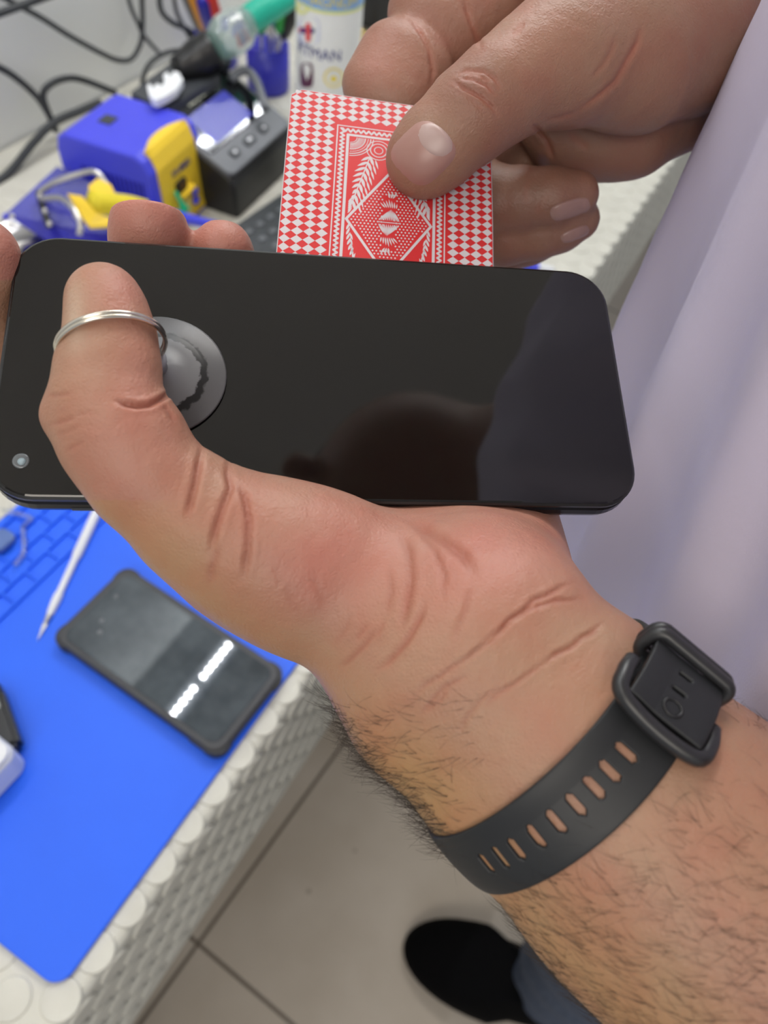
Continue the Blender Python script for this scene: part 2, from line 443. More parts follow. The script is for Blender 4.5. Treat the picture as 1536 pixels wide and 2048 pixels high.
# ------------------------------------------------------------------ blue soldering station with yellow front
S1 = np.array((0.602, 0.641, BENCH+0.0015))
st = thing('soldering_station', S1, 'squat blue soldering station with a curved yellow front panel', 'soldering station', rz=math.radians(9))
w2, d2, h2 = 0.0535, 0.062, 0.104
def station_body():
    bm = bmesh.new()
    prof = [(-d2, 0.0), (-d2+0.002, 0.012), (-d2+0.006, h2-0.018), (-d2+0.012, h2-0.006), (-d2+0.022, h2), (d2-0.014, h2), (d2-0.004, h2-0.006), (d2, h2-0.020), (d2, 0.0)]
    rings = []
    for x, ins in ((-w2, 0.003), (-w2+0.001, 0.001), (-w2+0.004, 0), (w2-0.004, 0), (w2-0.001, 0.001), (w2, 0.003)):
        cy, cz = 0.0, h2/2
        rings.append([(x, cy+(y-cy)*(1-ins/d2), cz+(z-cz)*(1-ins/h2*2)) for y, z in prof])
    return loft(rings)
V, Fc = station_body()
mesh_obj('body', V, Fc, M['blue_plastic'], st)
# yellow panel hugging the front and wrapping onto the top
pw = 0.040
prof = [(-d2-0.0012, 0.004), (-d2+0.001, 0.012), (-d2+0.0045, h2-0.020), (-d2+0.010, h2-0.0045), (-d2+0.0145, h2+0.0012), (-d2+0.021, h2+0.0020), (-d2+0.023, h2+0.0016)]
rings = []
nx = 15
for i in range(nx):
    s = -1+2*i/(nx-1); x = s*pw
    cut = (1-abs(s)**2.2)*0.013
    ring = []
    for j, (y, z) in enumerate(prof):
        yy = y + (cut-0.010 if j >= 5 else 0)
        ring.append((x, yy, z))
    back = [(x, y+0.004+(cut-0.010 if j >= 5 else 0), z-0.003) for j, (y, z) in enumerate(prof)][::-1]
    rings.append(ring+back)
V, Fc = loft(rings)
pn = mesh_obj('front_panel', V, Fc, M['yellow'], st)
ang = math.atan2(0.0035, h2-0.032)
def on_front(x, z, off=0.0015):      # a matrix on the station's front
    y = np.interp(z, [p[1] for p in prof[:4]], [p[0] for p in prof[:4]]) - off
    return Matrix.Translation((x, y, z)) @ Matrix.Rotation(math.radians(88), 4, 'X')
letters('lettering', 'FX-888D', 0.0105, M['text_navy'], pn, None, mw=on_front(0.004, h2-0.036, 0.0008), extrude=0.0003)
bm_obj('display', box_bm(-0.013, -d2-0.0012, h2-0.060, 0.006, -d2+0.006, h2-0.047, 0.0008), M['black'], pn)
bm_obj('display_digit', box_bm(-0.007, -d2-0.0022, h2-0.056, -0.001, -d2, h2-0.050, 0.0003), mat('brown_display', (0.16, 0.07, 0.01), 0.3), pn)
bm_obj('ledge', box_bm(-0.012, -d2-0.0055, h2-0.066, 0.018, -d2+0.004, h2-0.0605, 0.0015), M['yellow'], pn)
for zz in (0.032, 0.020):
    lathe('button', [(0.0052, 0), (0.0052, 0.003), (0.0035, 0.0045), (0.0005, 0.0046)], M['blue_plastic'], pn, 20, origin=(0.020, -d2+0.001, zz), axis=(0, -1, 0))
bm_obj('socket_plate', box_bm(-0.030, -d2-0.0025, 0.004, 0.010, -d2+0.003, 0.032, 0.003), M['pale_yellow'], pn)
tube('switch_tab', [(-0.020, -d2-0.001, 0.052), (-0.019, -d2-0.006, 0.040), (-0.017, -d2-0.008, 0.030)], [0.0022, 0.0028, 0.006], M['green_bright'], pn, n=10, k=10)
bm_obj('rating_plate', box_bm(-0.013, 0.016, h2, 0.005, 0.032, h2+0.001, 0.0003), M['dark_grey'], st)
vb = bmesh.new()
for k in range(14):
    y = -0.046+k*0.0058
    box_bm(-w2-0.0008, y, h2-0.048, -w2+0.001, y+0.003, h2-0.030, 0, 1, vb)
bm_obj('vent', vb, M['blue_dark'], st)
bm_obj('side_rib', box_bm(-w2-0.0035, -0.05, h2-0.062, -w2+0.002, 0.04, h2-0.055, 0.0015), M['blue_plastic'], st)

# ------------------------------------------------------------------ blue iron stand with spring loops, and its iron
hs = thing('iron_stand', at(90, 440, 0.0), 'dark blue metal soldering iron stand with bent silver wire loops', 'iron stand')
H0 = at(90, 440, 0.0)
def loc(px, py, z): return at(px, py, z) - H0
def plate(name, pts, th, m, parent):
    V = [np.array(p) for p in pts]; n_ = np.cross(V[1]-V[0], V[2]-V[0]); n_ /= np.linalg.norm(n_)
    V2 = [v - n_*th for v in V]; k = len(V)
    Fc = [tuple(range(k)), tuple(range(2*k-1, k-1, -1))] + [(i, (i+1) % k, k+(i+1) % k, k+i) for i in range(k)]
    return mesh_obj(name, V+V2, Fc, m, parent)
plate('back_plate', [loc(12, 430, 0.045), loc(115, 335, 0.065), loc(235, 395, 0.045), loc(250, 480, 0.02), loc(150, 520, 0.010)], 0.002, M['blue_dark'], hs)
plate('base_plate', [loc(5, 440, 0.004), loc(60, 400, 0.004), loc(170, 520, 0.004), loc(80, 560, 0.004)], 0.003, M['blue_dark'], hs)
plate('front_lip', [loc(5, 432, 0.034), loc(20, 425, 0.036), loc(135, 470, 0.030), loc(130, 482, 0.020)], 0.002, M['blue_plastic'], hs)
plate('slot_strip', [loc(70, 385, 0.060), loc(82, 382, 0.060), loc(106, 455, 0.046), loc(92, 458, 0.046)], 0.001, M['black'], hs)
for p in ((80, 392), (90, 422), (99, 448), (150, 432), (24, 433)):
    lathe('screw', [(0.0028, 0), (0.0028, 0.0015), (0.0008, 0.002)], M['steel'], hs, 14, origin=loc(*p, 0.062 if p[0] < 110 else 0.055), axis=(-0.3, -0.6, 0.7))
tube('wire_loop', [loc(78, 385, 0.062), loc(110, 365, 0.075), loc(165, 346, 0.085), loc(192, 345, 0.088), loc(212, 368, 0.08), loc(228, 400, 0.07)], 0.0034, M['steel'], hs, n=40)
tube('wire_loop', [loc(82, 398, 0.062), loc(118, 396, 0.075), loc(142, 412, 0.078), loc(160, 445, 0.07), loc(158, 470, 0.06)], 0.0032, M['steel'], hs, n=40)
plate('funnel_plate', [loc(178, 375, 0.082), loc(196, 360, 0.085), loc(222, 372, 0.082), loc(236, 400, 0.078), loc(215, 412, 0.078), loc(180, 400, 0.08)], 0.003, M['yellow'], hs)
plate('funnel_plate', [loc(138, 393, 0.075), loc(168, 398, 0.078), loc(196, 432, 0.078), loc(222, 440, 0.075), loc(218, 456, 0.07), loc(180, 458, 0.068), loc(160, 430, 0.07)], 0.004, M['yellow'], hs)
lathe('sponge_dish', [(0.024, 0), (0.027, 0.004), (0.026, 0.009), (0.020, 0.010), (0.018, 0.004)], M['steel'], hs, 28, origin=loc(38, 475, 0.012))
ir = thing('soldering_iron', at(190, 405, 0.085), 'yellow handled soldering iron resting in the blue stand', 'soldering iron')
I0 = at(190, 405, 0.085)
a_ = at(183, 404, 0.085)-I0; b_ = at(255, 412, 0.068)-I0; c_ = at(330, 425, 0.05)-I0; d_ = at(385, 440, 0.035)-I0; e_ = at(450, 455, 0.02)-I0
tube('grip', [a_, b_, (b_+c_)/2], [0.0115, 0.0115, 0.010], M['yellow_foam'], ir, n=12, k=20)
tube('barrel', [(b_+c_)/2, c_, d_, e_], [0.0062, 0.0058, 0.0058, 0.0045], M['blue_plastic'], ir, n=20, k=16)

# ------------------------------------------------------------------ black digital station with sloping display
dS2 = at(460, 330, .08)-at(480, 343, .08)
bs = thing('digital_soldering_station', (0.720+dS2[0], 0.592+dS2[1], BENCH+0.0015), 'black digital soldering station with a sloping glossy display and three buttons', 'soldering station', rz=math.radians(6))
bw, zf, zb = 0.075, 0.052, 0.0965
prof = [(-0.062, 0.0), (-0.060, zf-0.012), (-0.056, zf-0.004), (-0.050, zf), (0.050, zb), (0.058, zb-0.004), (0.062, 0.0)]
rings = [[(x, y*(1-i_), z*(1-i_*0.5)) for y, z in prof] for x, i_ in ((-bw, 0.05), (-bw+0.003, 0), (bw-0.003, 0), (bw, 0.05))]
V, Fc = loft(rings); mesh_obj('body', V, Fc, M['black'], bs)
sl = math.atan2(zb-zf, 0.1)
def top(x, y, off): return (x, y, zf+(y+0.05)*(zb-zf)/0.1+off)
TM = Matrix.Translation((0, 0, (zf+zb)/2)) @ Matrix.Rotation(sl, 4, 'X')
def on_top(o): o.matrix_local = TM; return o
on_top(slab('bezel', 0.148, 0.114, 0.0, 0.005, 0.010, M['grey'], bs, 0.0015, cy=-0.004))
glossy = mat('display_glass', (0.006, 0.007, 0.009), 0.06, spec=0.9)
dsp = on_top(slab('display', 0.136, 0.072, 0.0046, 0.0062, 0.004, glossy, bs, 0.0004, cy=0.008))
lcd = mat('lit_display', (0.02, 0.02, 0.10), 0.25, emis=((0.06, 0.07, 0.60), 0.55))
slab('lit_area', 0.084, 0.044, 0.0060, 0.0065, 0.002, lcd, dsp, cx=-0.006, cy=0.000)
letters('lettering', 'SUGON', 0.0135, M['text_white'], dsp, (-0.004, 0.0345, 0.0066))
for k, bw_ in ((-0.040, 0.015), (-0.006, 0.020), (0.028, 0.015)):
    b_ = on_top(slab('button', bw_, 0.011, 0.004, 0.0075, 0.003, M['dark_grey'], bs, 0.001, cx=k, cy=-0.043))
    slab('button_mark', bw_*0.4, 0.0035, 0.0072, 0.0078, 0.001, M['white_plastic'], b_, cx=k, cy=-0.043)
# iron cradle at the back of the station
cr = thing('iron_cradle', at(400, 125, 0.10), 'black iron cradle with a bright white bracket standing behind the digital station', 'iron cradle')
K0 = at(400, 125, 0.10)
def lk(px, py, z): return at(px, py, z)-K0
tube('socket_block', [lk(352, 138, 0.115), lk(395, 118, 0.12), lk(428, 96, 0.13)], [0.013, 0.023, 0.022], M['black'], cr, n=10, k=8)
def zplate(name, px_, z_, th_, m, parent):
    T_ = [lk(x, y, z_) for x, y in px_]; k = len(T_); Bt = [v-np.array((0, 0, th_)) for v in T_]
    o_ = mesh_obj(name, T_+Bt, [tuple(range(k))[::-1], tuple(range(k, 2*k))]+[(i, (i+1) % k, k+(i+1) % k, k+i) for i in range(k)], m, parent)
    b_ = bmesh.new(); b_.from_mesh(o_.data); bmesh.ops.recalc_face_normals(b_, faces=b_.faces); b_.to_mesh(o_.data); b_.free(); return o_
zplate('tray', [(262, 185), (350, 118), (400, 112), (440, 150), (330, 222)], 0.105, 0.012, M['dark_grey'], cr)
wbm = []
outl = [(294, 172), (300, 166), (306, 176), (314, 166), (324, 172), (330, 160), (326, 150), (334, 143), (340, 152), (348, 142), (358, 145), (366, 160), (352, 180), (332, 192), (312, 201), (302, 196), (296, 184)]
zplate('cleaning_bracket', outl, 0.120, 0.008, mat('bright_white_plastic', (0.85, 0.88, 0.92), 0.3), cr)
tube('side_arm', [lk(462, 160, 0.095), lk(478, 145, 0.10), lk(495, 142, 0.10), lk(512, 162, 0.095), lk(524, 195, 0.09), lk(530, 218, 0.085)], 0.0055, M['grey'], cr, n=30)
tube('rear_post', [lk(430, 150, 0.07), lk(445, 120, 0.11)], 0.012, M['dark_grey'], cr, n=4)
tr = thing('teal_soldering_iron', at(470, 60, 0.14), 'teal handled soldering iron pushed into a clear collar of the black cradle', 'soldering iron')
T0 = at(470, 60, 0.14)
def lt_(px, py, z): return at(px, py, z)-T0
tube('tip_collar', [lt_(430, 92, 0.132), lt_(450, 76, 0.136), lt_(475, 58, 0.14), lt_(492, 46, 0.142)], [0.016, 0.024, 0.025, 0.018], mat('milky_clear_plastic', (0.75, 0.85, 0.85), 0.12, trans=0.75), tr, n=14, k=20)
tube('grip', [lt_(482, 52, 0.14), lt_(520, 26, 0.15), lt_(560, 4, 0.158), lt_(640, -50, 0.17)], [0.016, 0.017, 0.015, 0.012], M['teal'], tr, n=16, k=20)

# low dark key pad device in front of the stations
kp = thing('keypad_device', (0.645, 0.470, BENCH+0.0015), 'flat black device with small pale keys between the stations and the held phone', 'keypad', rz=math.radians(-3))
slab('body', 0.13, 0.085, 0, 0.022, 0.008, M['dark_grey'], kp, 0.003)
for ky in (-0.02, 0.0, 0.02):
    for kx in (-0.03, -0.01, 0.01, 0.03, 0.05):
        slab('key', 0.009, 0.007, 0.0215, 0.0235, 0.002, M['grey'], kp, cx=kx, cy=ky)

# ------------------------------------------------------------------ tool cups and tools
def cup(c, r, h, label):
    t = thing('tool_cup', c, label, 'tool cup', 'blue plastic tool cups')
    lathe('cup', [(0.001, 0), (r*0.94, 0), (r, 0.004), (r, h), (r-0.0025, h), (r-0.003, 0.004), (0.001, 0.004)], mat('blue_cup_plastic', (0.03, 0.03, 0.42), 0.35), t, 36)
    return t
c1 = np.array((0.950, 0.703, BENCH+0.0015))
cup(c1, 0.031, 0.062, 'round blue plastic cup of tools right beside the white bottle')
q = at(396, 95, 0.03); c2 = np.array((q[0]+0.03, q[1]-0.01, BENCH+0.0015))
c2[1] = min(c2[1], WALL_Y-0.04)
cup(c2, 0.031, 0.062, 'blue plastic cup of tools against the wall behind the black station')
def straight_tool(name, c, px, py, z, label, cat, parts, foot=(0, 0)):
    """a tool standing in a cup and leaning so it passes the sight line px,py at height z"""
    base = np.array((c[0]+foot[0], c[1]+foot[1], BENCH+0.007))
    d = at(px, py, z)-base; d /= np.linalg.norm(d)
    t = thing(name, base, label, cat)
    for pname, prof_, m_ in parts:
        lathe(pname, prof_, m_, t, 16, axis=d)
    return t
SH = [(0.0012, 0), (0.0016, 0.004), (0.0016, 0.085)]
HD = [(0.004, 0.08), (0.0085, 0.088), (0.0092, 0.12), (0.0085, 0.165), (0.004, 0.17)]
straight_tool('screwdriver', c1, 561, 30, 0.11, 'green handled screwdriver in the blue cup beside the white bottle', 'screwdriver', [('shaft', SH, M['steel']), ('handle', HD, M['green'])], (0.01, -0.01))
straight_tool('screwdriver', c1, 522, 45, 0.10, 'dark green handled screwdriver behind the teal soldering iron', 'screwdriver', [('shaft', SH, M['steel']), ('handle', [(a, b) for a, b in HD], mat('dark_green_plastic', (0.01, 0.22, 0.04), 0.4))], (-0.006, 0.008))
straight_tool('screwdriver', c1, 590, 20, 0.12, 'black handled screwdriver between the green one and the white bottle', 'screwdriver', [('shaft', SH, M['steel']), ('handle', HD, M['black'])], (0.006, 0.012))
TW = [(0.0008, 0), (0.0022, 0.03), (0.0034, 0.09), (0.0028, 0.13), (0.001, 0.135)]
straight_tool('tweezers', c1, 538, 40, 0.10, 'pair of slim steel tweezers in the cup between green handles', 'tweezers', [('arm', TW, M['steel']), ('arm', [(a, b*0.98) for a, b in TW], M['steel'])], (0.0, -0.004))
straight_tool('tweezers', c1, 548, 70, 0.07, 'blue coated tweezers in the cup beside the white bottle', 'tweezers', [('arm', TW, M['blue_dark']), ('arm', [(a, b*0.7) for a, b in TW], M['steel'])], (0.012, -0.016))
straight_tool('screwdriver', c2, 400, 25, 0.10, 'orange handled screwdriver in the cup against the wall', 'screwdriver', [('shaft', SH, M['steel']), ('handle', HD, M['orange'])], (-0.004, -0.004))
straight_tool('screwdriver', c2, 424, 5, 0.12, 'red handled screwdriver in the cup against the wall', 'screwdriver', [('shaft', SH, M['steel']), ('handle', HD, M['red'])], (0.01, -0.012))
straight_tool('screwdriver', c2, 380, 20, 0.10, 'steel shafted screwdriver left of the orange one', 'screwdriver', [('shaft', SH, M['steel']), ('handle', [(0.003, 0.07), (0.0045, 0.08), (0.005, 0.17), (0.003, 0.175)], M['grey'])], (-0.014, 0.0))
straight_tool('screwdriver', c2, 412, 30, 0.10, 'dark blue handled screwdriver between the orange and red ones', 'screwdriver', [('shaft', SH, M['steel']), ('handle', HD, M['blue_dark'])], (0.004, 0.004))

# ------------------------------------------------------------------ white spray bottle
zc = 0.19
e0, e1 = at(591, 60, zc), at(723, 60, zc)
rc = np.linalg.norm(e1-e0)/2*0.985
cc = (e0+e1)/2; dirc = cc[:2]/np.linalg.norm(cc[:2])
cx, cy = cc[0]+dirc[0]*0.004, cc[1]+dirc[1]*0.004
can_m = mat('white_bottle_gloss', (0.80, 0.82, 0.80), 0.3)
cn = thing('spray_bottle', (cx, cy, BENCH+0.0015), 'white cylindrical spray bottle with a light blue band and small logo', 'bottle')
HC = 0.27
lathe('body', [(rc-0.003, 0), (rc, 0.003), (rc, HC), (rc-0.004, HC+0.005), (rc*0.55, HC+0.02), (rc*0.5, HC+0.022)], can_m, cn, 48)
lathe('cap', [(rc*0.45, HC+0.022), (rc*0.45, HC+0.055), (rc*0.3, HC+0.06), (0.001, HC+0.06)], M['blue_dark'], cn, 24)
facing = math.atan2(-cy, -cx)
def wrap(name, s0, s1, z0, z1, m, parent=cn, off=0.0004, n=16, shape=None):
    """a patch of print on the bottle: s is the arc position in metres, seen from the bench front"""
    V = []; Fc = []
    if shape is None:
        shape = [(s0+(s1-s0)*k/n, z0) for k in range(n+1)] + [(s1-(s1-s0)*k/n, z1) for k in range(n+1)]
    for s, z in shape:
        a = facing + s/rc
        V.append(((rc+off)*math.cos(a), (rc+off)*math.sin(a), z))
    k = len(shape)
    if len(shape) == 2*(n+1):
        Fc = [(i, i+1, 2*n+1-i-1, 2*n+1-i) for i in range(n)]
    else: Fc = [tuple(range(k))]
    return mesh_obj(name, V, Fc, m, parent)
lab = mat('light_blue_print', (0.20, 0.42, 0.80), 0.35)
yl = mat('yellow_print', (0.85, 0.68, 0.05), 0.35); lem = mat('lemon_print', (0.78, 0.82, 0.25), 0.35)
def zs(px, py):            # height and arc where a pixel's sight line meets the bottle front
    r = ray(px, py); ox, oy = -cx, -cy
    a = r[0]**2+r[1]**2; b = 2*(ox*r[0]+oy*r[1]); c = ox*ox+oy*oy-rc*rc
    t = (-b-math.sqrt(max(b*b-4*a*c, 0)))/(2*a)
    p = CAM+r*t; an = math.atan2(p[1]-cy, p[0]-cx)-facing
    an = (an+math.pi) % (2*math.pi)-math.pi
    return an*rc, p[2]-BENCH-0.0015
s_a, z_a = zs(660, 22); 
wrap('band', -rc*1.55, rc*1.55, z_a, z_a+0.05, lab, n=40)
wrap('band_edge', -rc*1.55, rc*1.55, z_a-0.003, z_a, lem, n=40)
def blob(name, px, py, rx, ry, m, off=0.0006, n=24, power=2.0):
    shape = []
    for k in range(n):
        a = 2*math.pi*k/n; c_, s_ = math.cos(a), math.sin(a)
        shape.append(zs(px+rx*math.copysign(abs(c_)**(2/power), c_), py+ry*math.copysign(abs(s_)**(2/power), s_)))
    return wrap(name, 0, 0, 0, 0, m, off=off, shape=shape)
lp = mat('lilac_print', (0.66, 0.70, 0.85), 0.35); rdp = mat('red_print', (0.75, 0.08, 0.08), 0.35)
blob('emblem_ground', 618, 62, 22, 28, lp, 0.0005, power=4)
blob('emblem', 617, 64, 5, 19, rdp, 0.0008, power=5)
blob('emblem', 609, 60, 11, 6, rdp, 0.0007, power=3)
blob('emblem', 616, 61, 14, 6, M['text_navy'], 0.0009, power=3)
blob('picture', 614, 150, 13, 25, mat('maroon_print', (0.10, 0.03, 0.07), 0.35), 0.0006, power=4)
blob('flower', 667, 155, 20, 20, mat('golden_print', (0.85, 0.72, 0.22), 0.35), 0.0006)
blob('flower', 667, 155, 15, 15, can_m, 0.0008)
blob('flower_centre', 667, 157, 7, 6, yl, 0.0010)
blob('tint_patch', 605, 16, 13, 12, lem, 0.0005)
def can_text(body, px, py, size, m):
    s, z = zs(px, py)
    c = bpy.data.curves.new('lettering', 'FONT'); c.body = body; c.size = size; c.align_x = 'CENTER'; c.align_y = 'CENTER'
    o = bpy.data.objects.new('lettering', c); COL.objects.link(o)
    me = bpy.data.meshes.new_from_object(o.evaluated_get(bpy.context.evaluated_depsgraph_get())); bpy.data.objects.remove(o)
    for v in me.vertices:
        a = facing + (s+v.co.x)/rc; v.co = ((rc+0.0012)*math.cos(a), (rc+0.0012)*math.sin(a), z+v.co.y)
    me.materials.clear(); me.materials.append(m)
    me.name = 'lettering'
    link(bpy.data.objects.new('lettering', me), cn)
can_text('RTMAN', 634, 108, 0.016, M['text_navy'])
can_text('MAGNUM', 662, 6, 0.014, yl)

# black pouch behind the bottle, blue marker near the held phone
bp = thing('black_pouch', at(765, 30, 0.0), 'black bag at the back of the bench behind the white bottle', 'bag')
slab('pouch', 0.16, 0.10, 0.0, 0.10, 0.03, M['black'], bp, 0.02)
tube('strap', [(-0.07, -0.02, 0.10), (-0.05, -0.05, 0.12), (0.0, -0.06, 0.11), (0.05, -0.04, 0.10)], 0.004, mat('blue_grey_webbing', (0.12, 0.14, 0.26), 0.6), bp, n=24)
yb = thing('brass_fitting', at(722, 88, 0.0), 'small brass fitting lying on the bench beside the white bottle', 'fitting')
lathe('fitting', [(0.006, 0), (0.012, 0.002), (0.012, 0.010), (0.007, 0.014), (0.007, 0.022), (0.001, 0.022)], mat('brass', (0.8, 0.6, 0.2), 0.3, 1.0), yb, 20)
mk0 = at(1020, 524, 0.006); mk1 = at(1060, 533, 0.006)
mk = thing('blue_marker', mk0, 'short blue marker lying on the bench just behind the held phone', 'marker')
dd = mk1-mk0; dd /= np.linalg.norm(dd)
lathe('barrel', [(0.003, -0.02), (0.0055, -0.018), (0.0055, 0.035), (0.0045, 0.04)], M['blue_plastic'], mk, 18, axis=dd)
lathe('cap', [(0.006, 0.036), (0.006, 0.052), (0.004, 0.055)], M['white_plastic'], mk, 18, axis=dd)
gw = thing('green_wire', at(1000, 520, 0.003), 'thin green wire lying on the bench behind the card', 'wire')
g0 = at(1000, 520, 0.003)
tube('wire', [at(*p, 0.003)-g0 for p in ((985, 512), (1005, 517), (1030, 524), (1060, 545))], 0.0012, M['teal'], gw, n=20, k=6)
br_ = thing('brown_stick', at(566, 285, 0.01), 'brown wooden stick standing out behind the card', 'stick')
b0 = at(566, 285, 0.01)
tube('stick', [at(570, 262, 0.012)-b0, at(567, 330, 0.008)-b0], 0.006, M['wood'], br_, n=6, k=10)

# ------------------------------------------------------------------ cables on the wall
def cable(pts, y, r, label):
    P = []
    for p in pts:
        P.append(aty(p[0], p[1], p[2] if len(p) > 2 else y) if not (len(p) > 3) else at(p[0], p[1], p[3]))
    o0 = P[0]
    t = thing('cable', o0, label, 'cable')
    tube('sheath', [p-o0 for p in P], r, M['cable'], t, n=90, k=10)
cable([(-60, -40), (20, 2), (80, 34), (140, 72), (200, 105), (235, 120), (262, 118), (280, 90), (285, 55), (284, 0), (284, -50)], 0.845, 0.0034, 'black cable sagging across the wall into a long upward loop')
cable([(-60, 45), (0, 26), (50, 8), (110, -14), (160, -35)], 0.82, 0.0044, 'thick black cable crossing the wall at its upper corner')
cable([(-60, 115), (0, 136), (40, 162), (75, 195), (95, 225), (108, 250)], 0.82, 0.0042, 'black cable curving down the wall towards the blue station')
cable([(112, 262), (95, 222), (86, 188), (105, 166), (140, 156), (175, 163), (230, 185)], 0.835, 0.0042, 'black cable arching over the back of the blue station')
cable([(-60, 395), (0, 360), (30, 332), (70, 282), (110, 244), (160, 222), (200, 205)], 0.815, 0.0050, 'thick black cable running behind the blue station to the wall corner')
cable([(250, -30), (262, 15), (275, 45), (288, 72), (320, 108)], 0.85, 0.0028, 'thin dark wire beside the long loop on the wall')
cable([(318, -30), (322, 20), (345, 45), (378, 60), (395, 80)], 0.83, 0.0038, 'black cable curling down to the cup of tools by the wall')
cable([(345, -30), (352, 20), (368, 55), (380, 75)], 0.84, 0.0030, 'thin black cable just left of the orange screwdriver')
cable([(280, 205), (288, 150), (305, 122), (335, 105), (375, 98)], 0.80, 0.0032, 'black cable looping from the cradle up behind the white bracket')
# ------------------------------------------------------------------ skin surfaces as blended limbs (lens-axis metres)
PX = 1.0/F
def chain(pts, rz=None, k=0.003):
    """pts: (px, py, depth, radius_px[, depth radius m]) -> list of segments in metres"""
    out = []
    for p in pts:
        c = Pc(p[0], p[1], p[2]); ra = p[3]*PX*p[2]; rb = p[4] if len(p) > 4 else (rz or ra)
        out.append((c, ra, rb))
    segs = [(out[i], out[i+1]) for i in range(len(out)-1)] or [(out[0], out[0])]
    return ('chain', segs, k)
def seg_sdf(P, s):
    (p0, a0, b0), (p1, a1, b1) = s
    d = p1-p0; L = np.linalg.norm(d)
    if L < 1e-7: ax = np.array((1.0, 0, 0)); L = 1e-7
    else: ax = d/L
    w = np.array((0, 0, 1.0)) - ax*ax[2]
    if np.linalg.norm(w) < 0.2: w = np.array((0, 1.0, 0)) - ax*ax[1]
    w /= np.linalg.norm(w); u = np.cross(ax, w)
    q = P-p0
    t = np.clip((q@ax)/L, 0, 1)
    ra = a0+(a1-a0)*t; rb = b0+(b1-b0)*t
    rem = q - t[:, None]*L*ax
    ca = rem@ax; cu = rem@u; cw = rem@w
    rn = np.sqrt(ca*ca+cu*cu+cw*cw)+1e-9
    kk = np.sqrt((cu/ra)**2+(cw/rb)**2+(ca/np.minimum(ra, rb*1.15))**2)+1e-9
    return np.where(kk > 0.05, rn*(1-1/kk), -np.minimum(ra, rb))
def smin(a, b, k):
    h = np.clip(0.5+0.5*(b-a)/k, 0, 1)
    return b+(a-b)*h-k*h*(1-h)
class Body:
    def __init__(self): self.ops = []
    def add(self, ch, k=0.004, mode='union'): self.ops.append((mode, ch, k)); return self
    def seg_bbox(self, s, mg):
        (p0, a0, b0), (p1, a1, b1) = s; r = max(a0, b0, a1, b1)+mg
        return np.minimum(p0, p1)-r, np.maximum(p0, p1)+r
    def eval_pts(self, P, mg=0.02):
        D = np.full(len(P), 0.05)
        for mode, ch, k in self.ops:
            E_ = np.full(len(P), 0.05)
            for s in ch[1]:
                lo, hi = self.seg_bbox(s, mg)
                m_ = np.all((P >= lo) & (P <= hi), axis=1)
                if not m_.any(): continue
                E_[m_] = smin(E_[m_], seg_sdf(P[m_], s), ch[2])
            if mode == 'union': D = smin(D, E_, k)
            else: D = -smin(-D, E_, k)
        return D
    def grid(self, lo, hi, h, mg=0.012):
        lo = np.array(lo, float); hi = np.array(hi, float)
        n = np.ceil((hi-lo)/h).astype(int)+1
        ax = [lo[i]+h*np.arange(n[i]) for i in range(3)]
        D = np.full(n, 0.05, np.float32)
        for mode, ch, k in self.ops:
            los = []; his = []
            for s in ch[1]:
                a, b = self.seg_bbox(s, mg); los.append(a); his.append(b)
            a = np.min(los, 0); b = np.max(his, 0)
            i0 = np.clip(((a-lo)/h).astype(int), 0, n-1); i1 = np.clip(((b-lo)/h).astype(int)+2, 0, n)
            if np.any(i1 <= i0): continue
            sh = i1-i0; E_ = np.full(sh, 0.05, np.float32)
            for s in ch[1]:
                a, b = self.seg_bbox(s, mg)
                j0 = np.clip(((a-lo)/h).astype(int), i0, i1); j1 = np.clip(((b-lo)/h).astype(int)+2, i0, i1)
                if np.any(j1 <= j0): continue
                g = np.stack(np.meshgrid(*[ax[i][j0[i]:j1[i]] for i in range(3)], indexing='ij'), -1).reshape(-1, 3)
                sl_ = tuple(slice(j0[i]-i0[i], j1[i]-i0[i]) for i in range(3))
                E_[sl_] = smin(E_[sl_], seg_sdf(g, s).reshape(j1-j0).astype(np.float32), ch[2])
            sl_ = tuple(slice(i0[i], i1[i]) for i in range(3))
            if mode == 'union': D[sl_] = smin(D[sl_], E_, k)
            else: D[sl_] = -smin(-D[sl_], E_, k)
        return D, lo
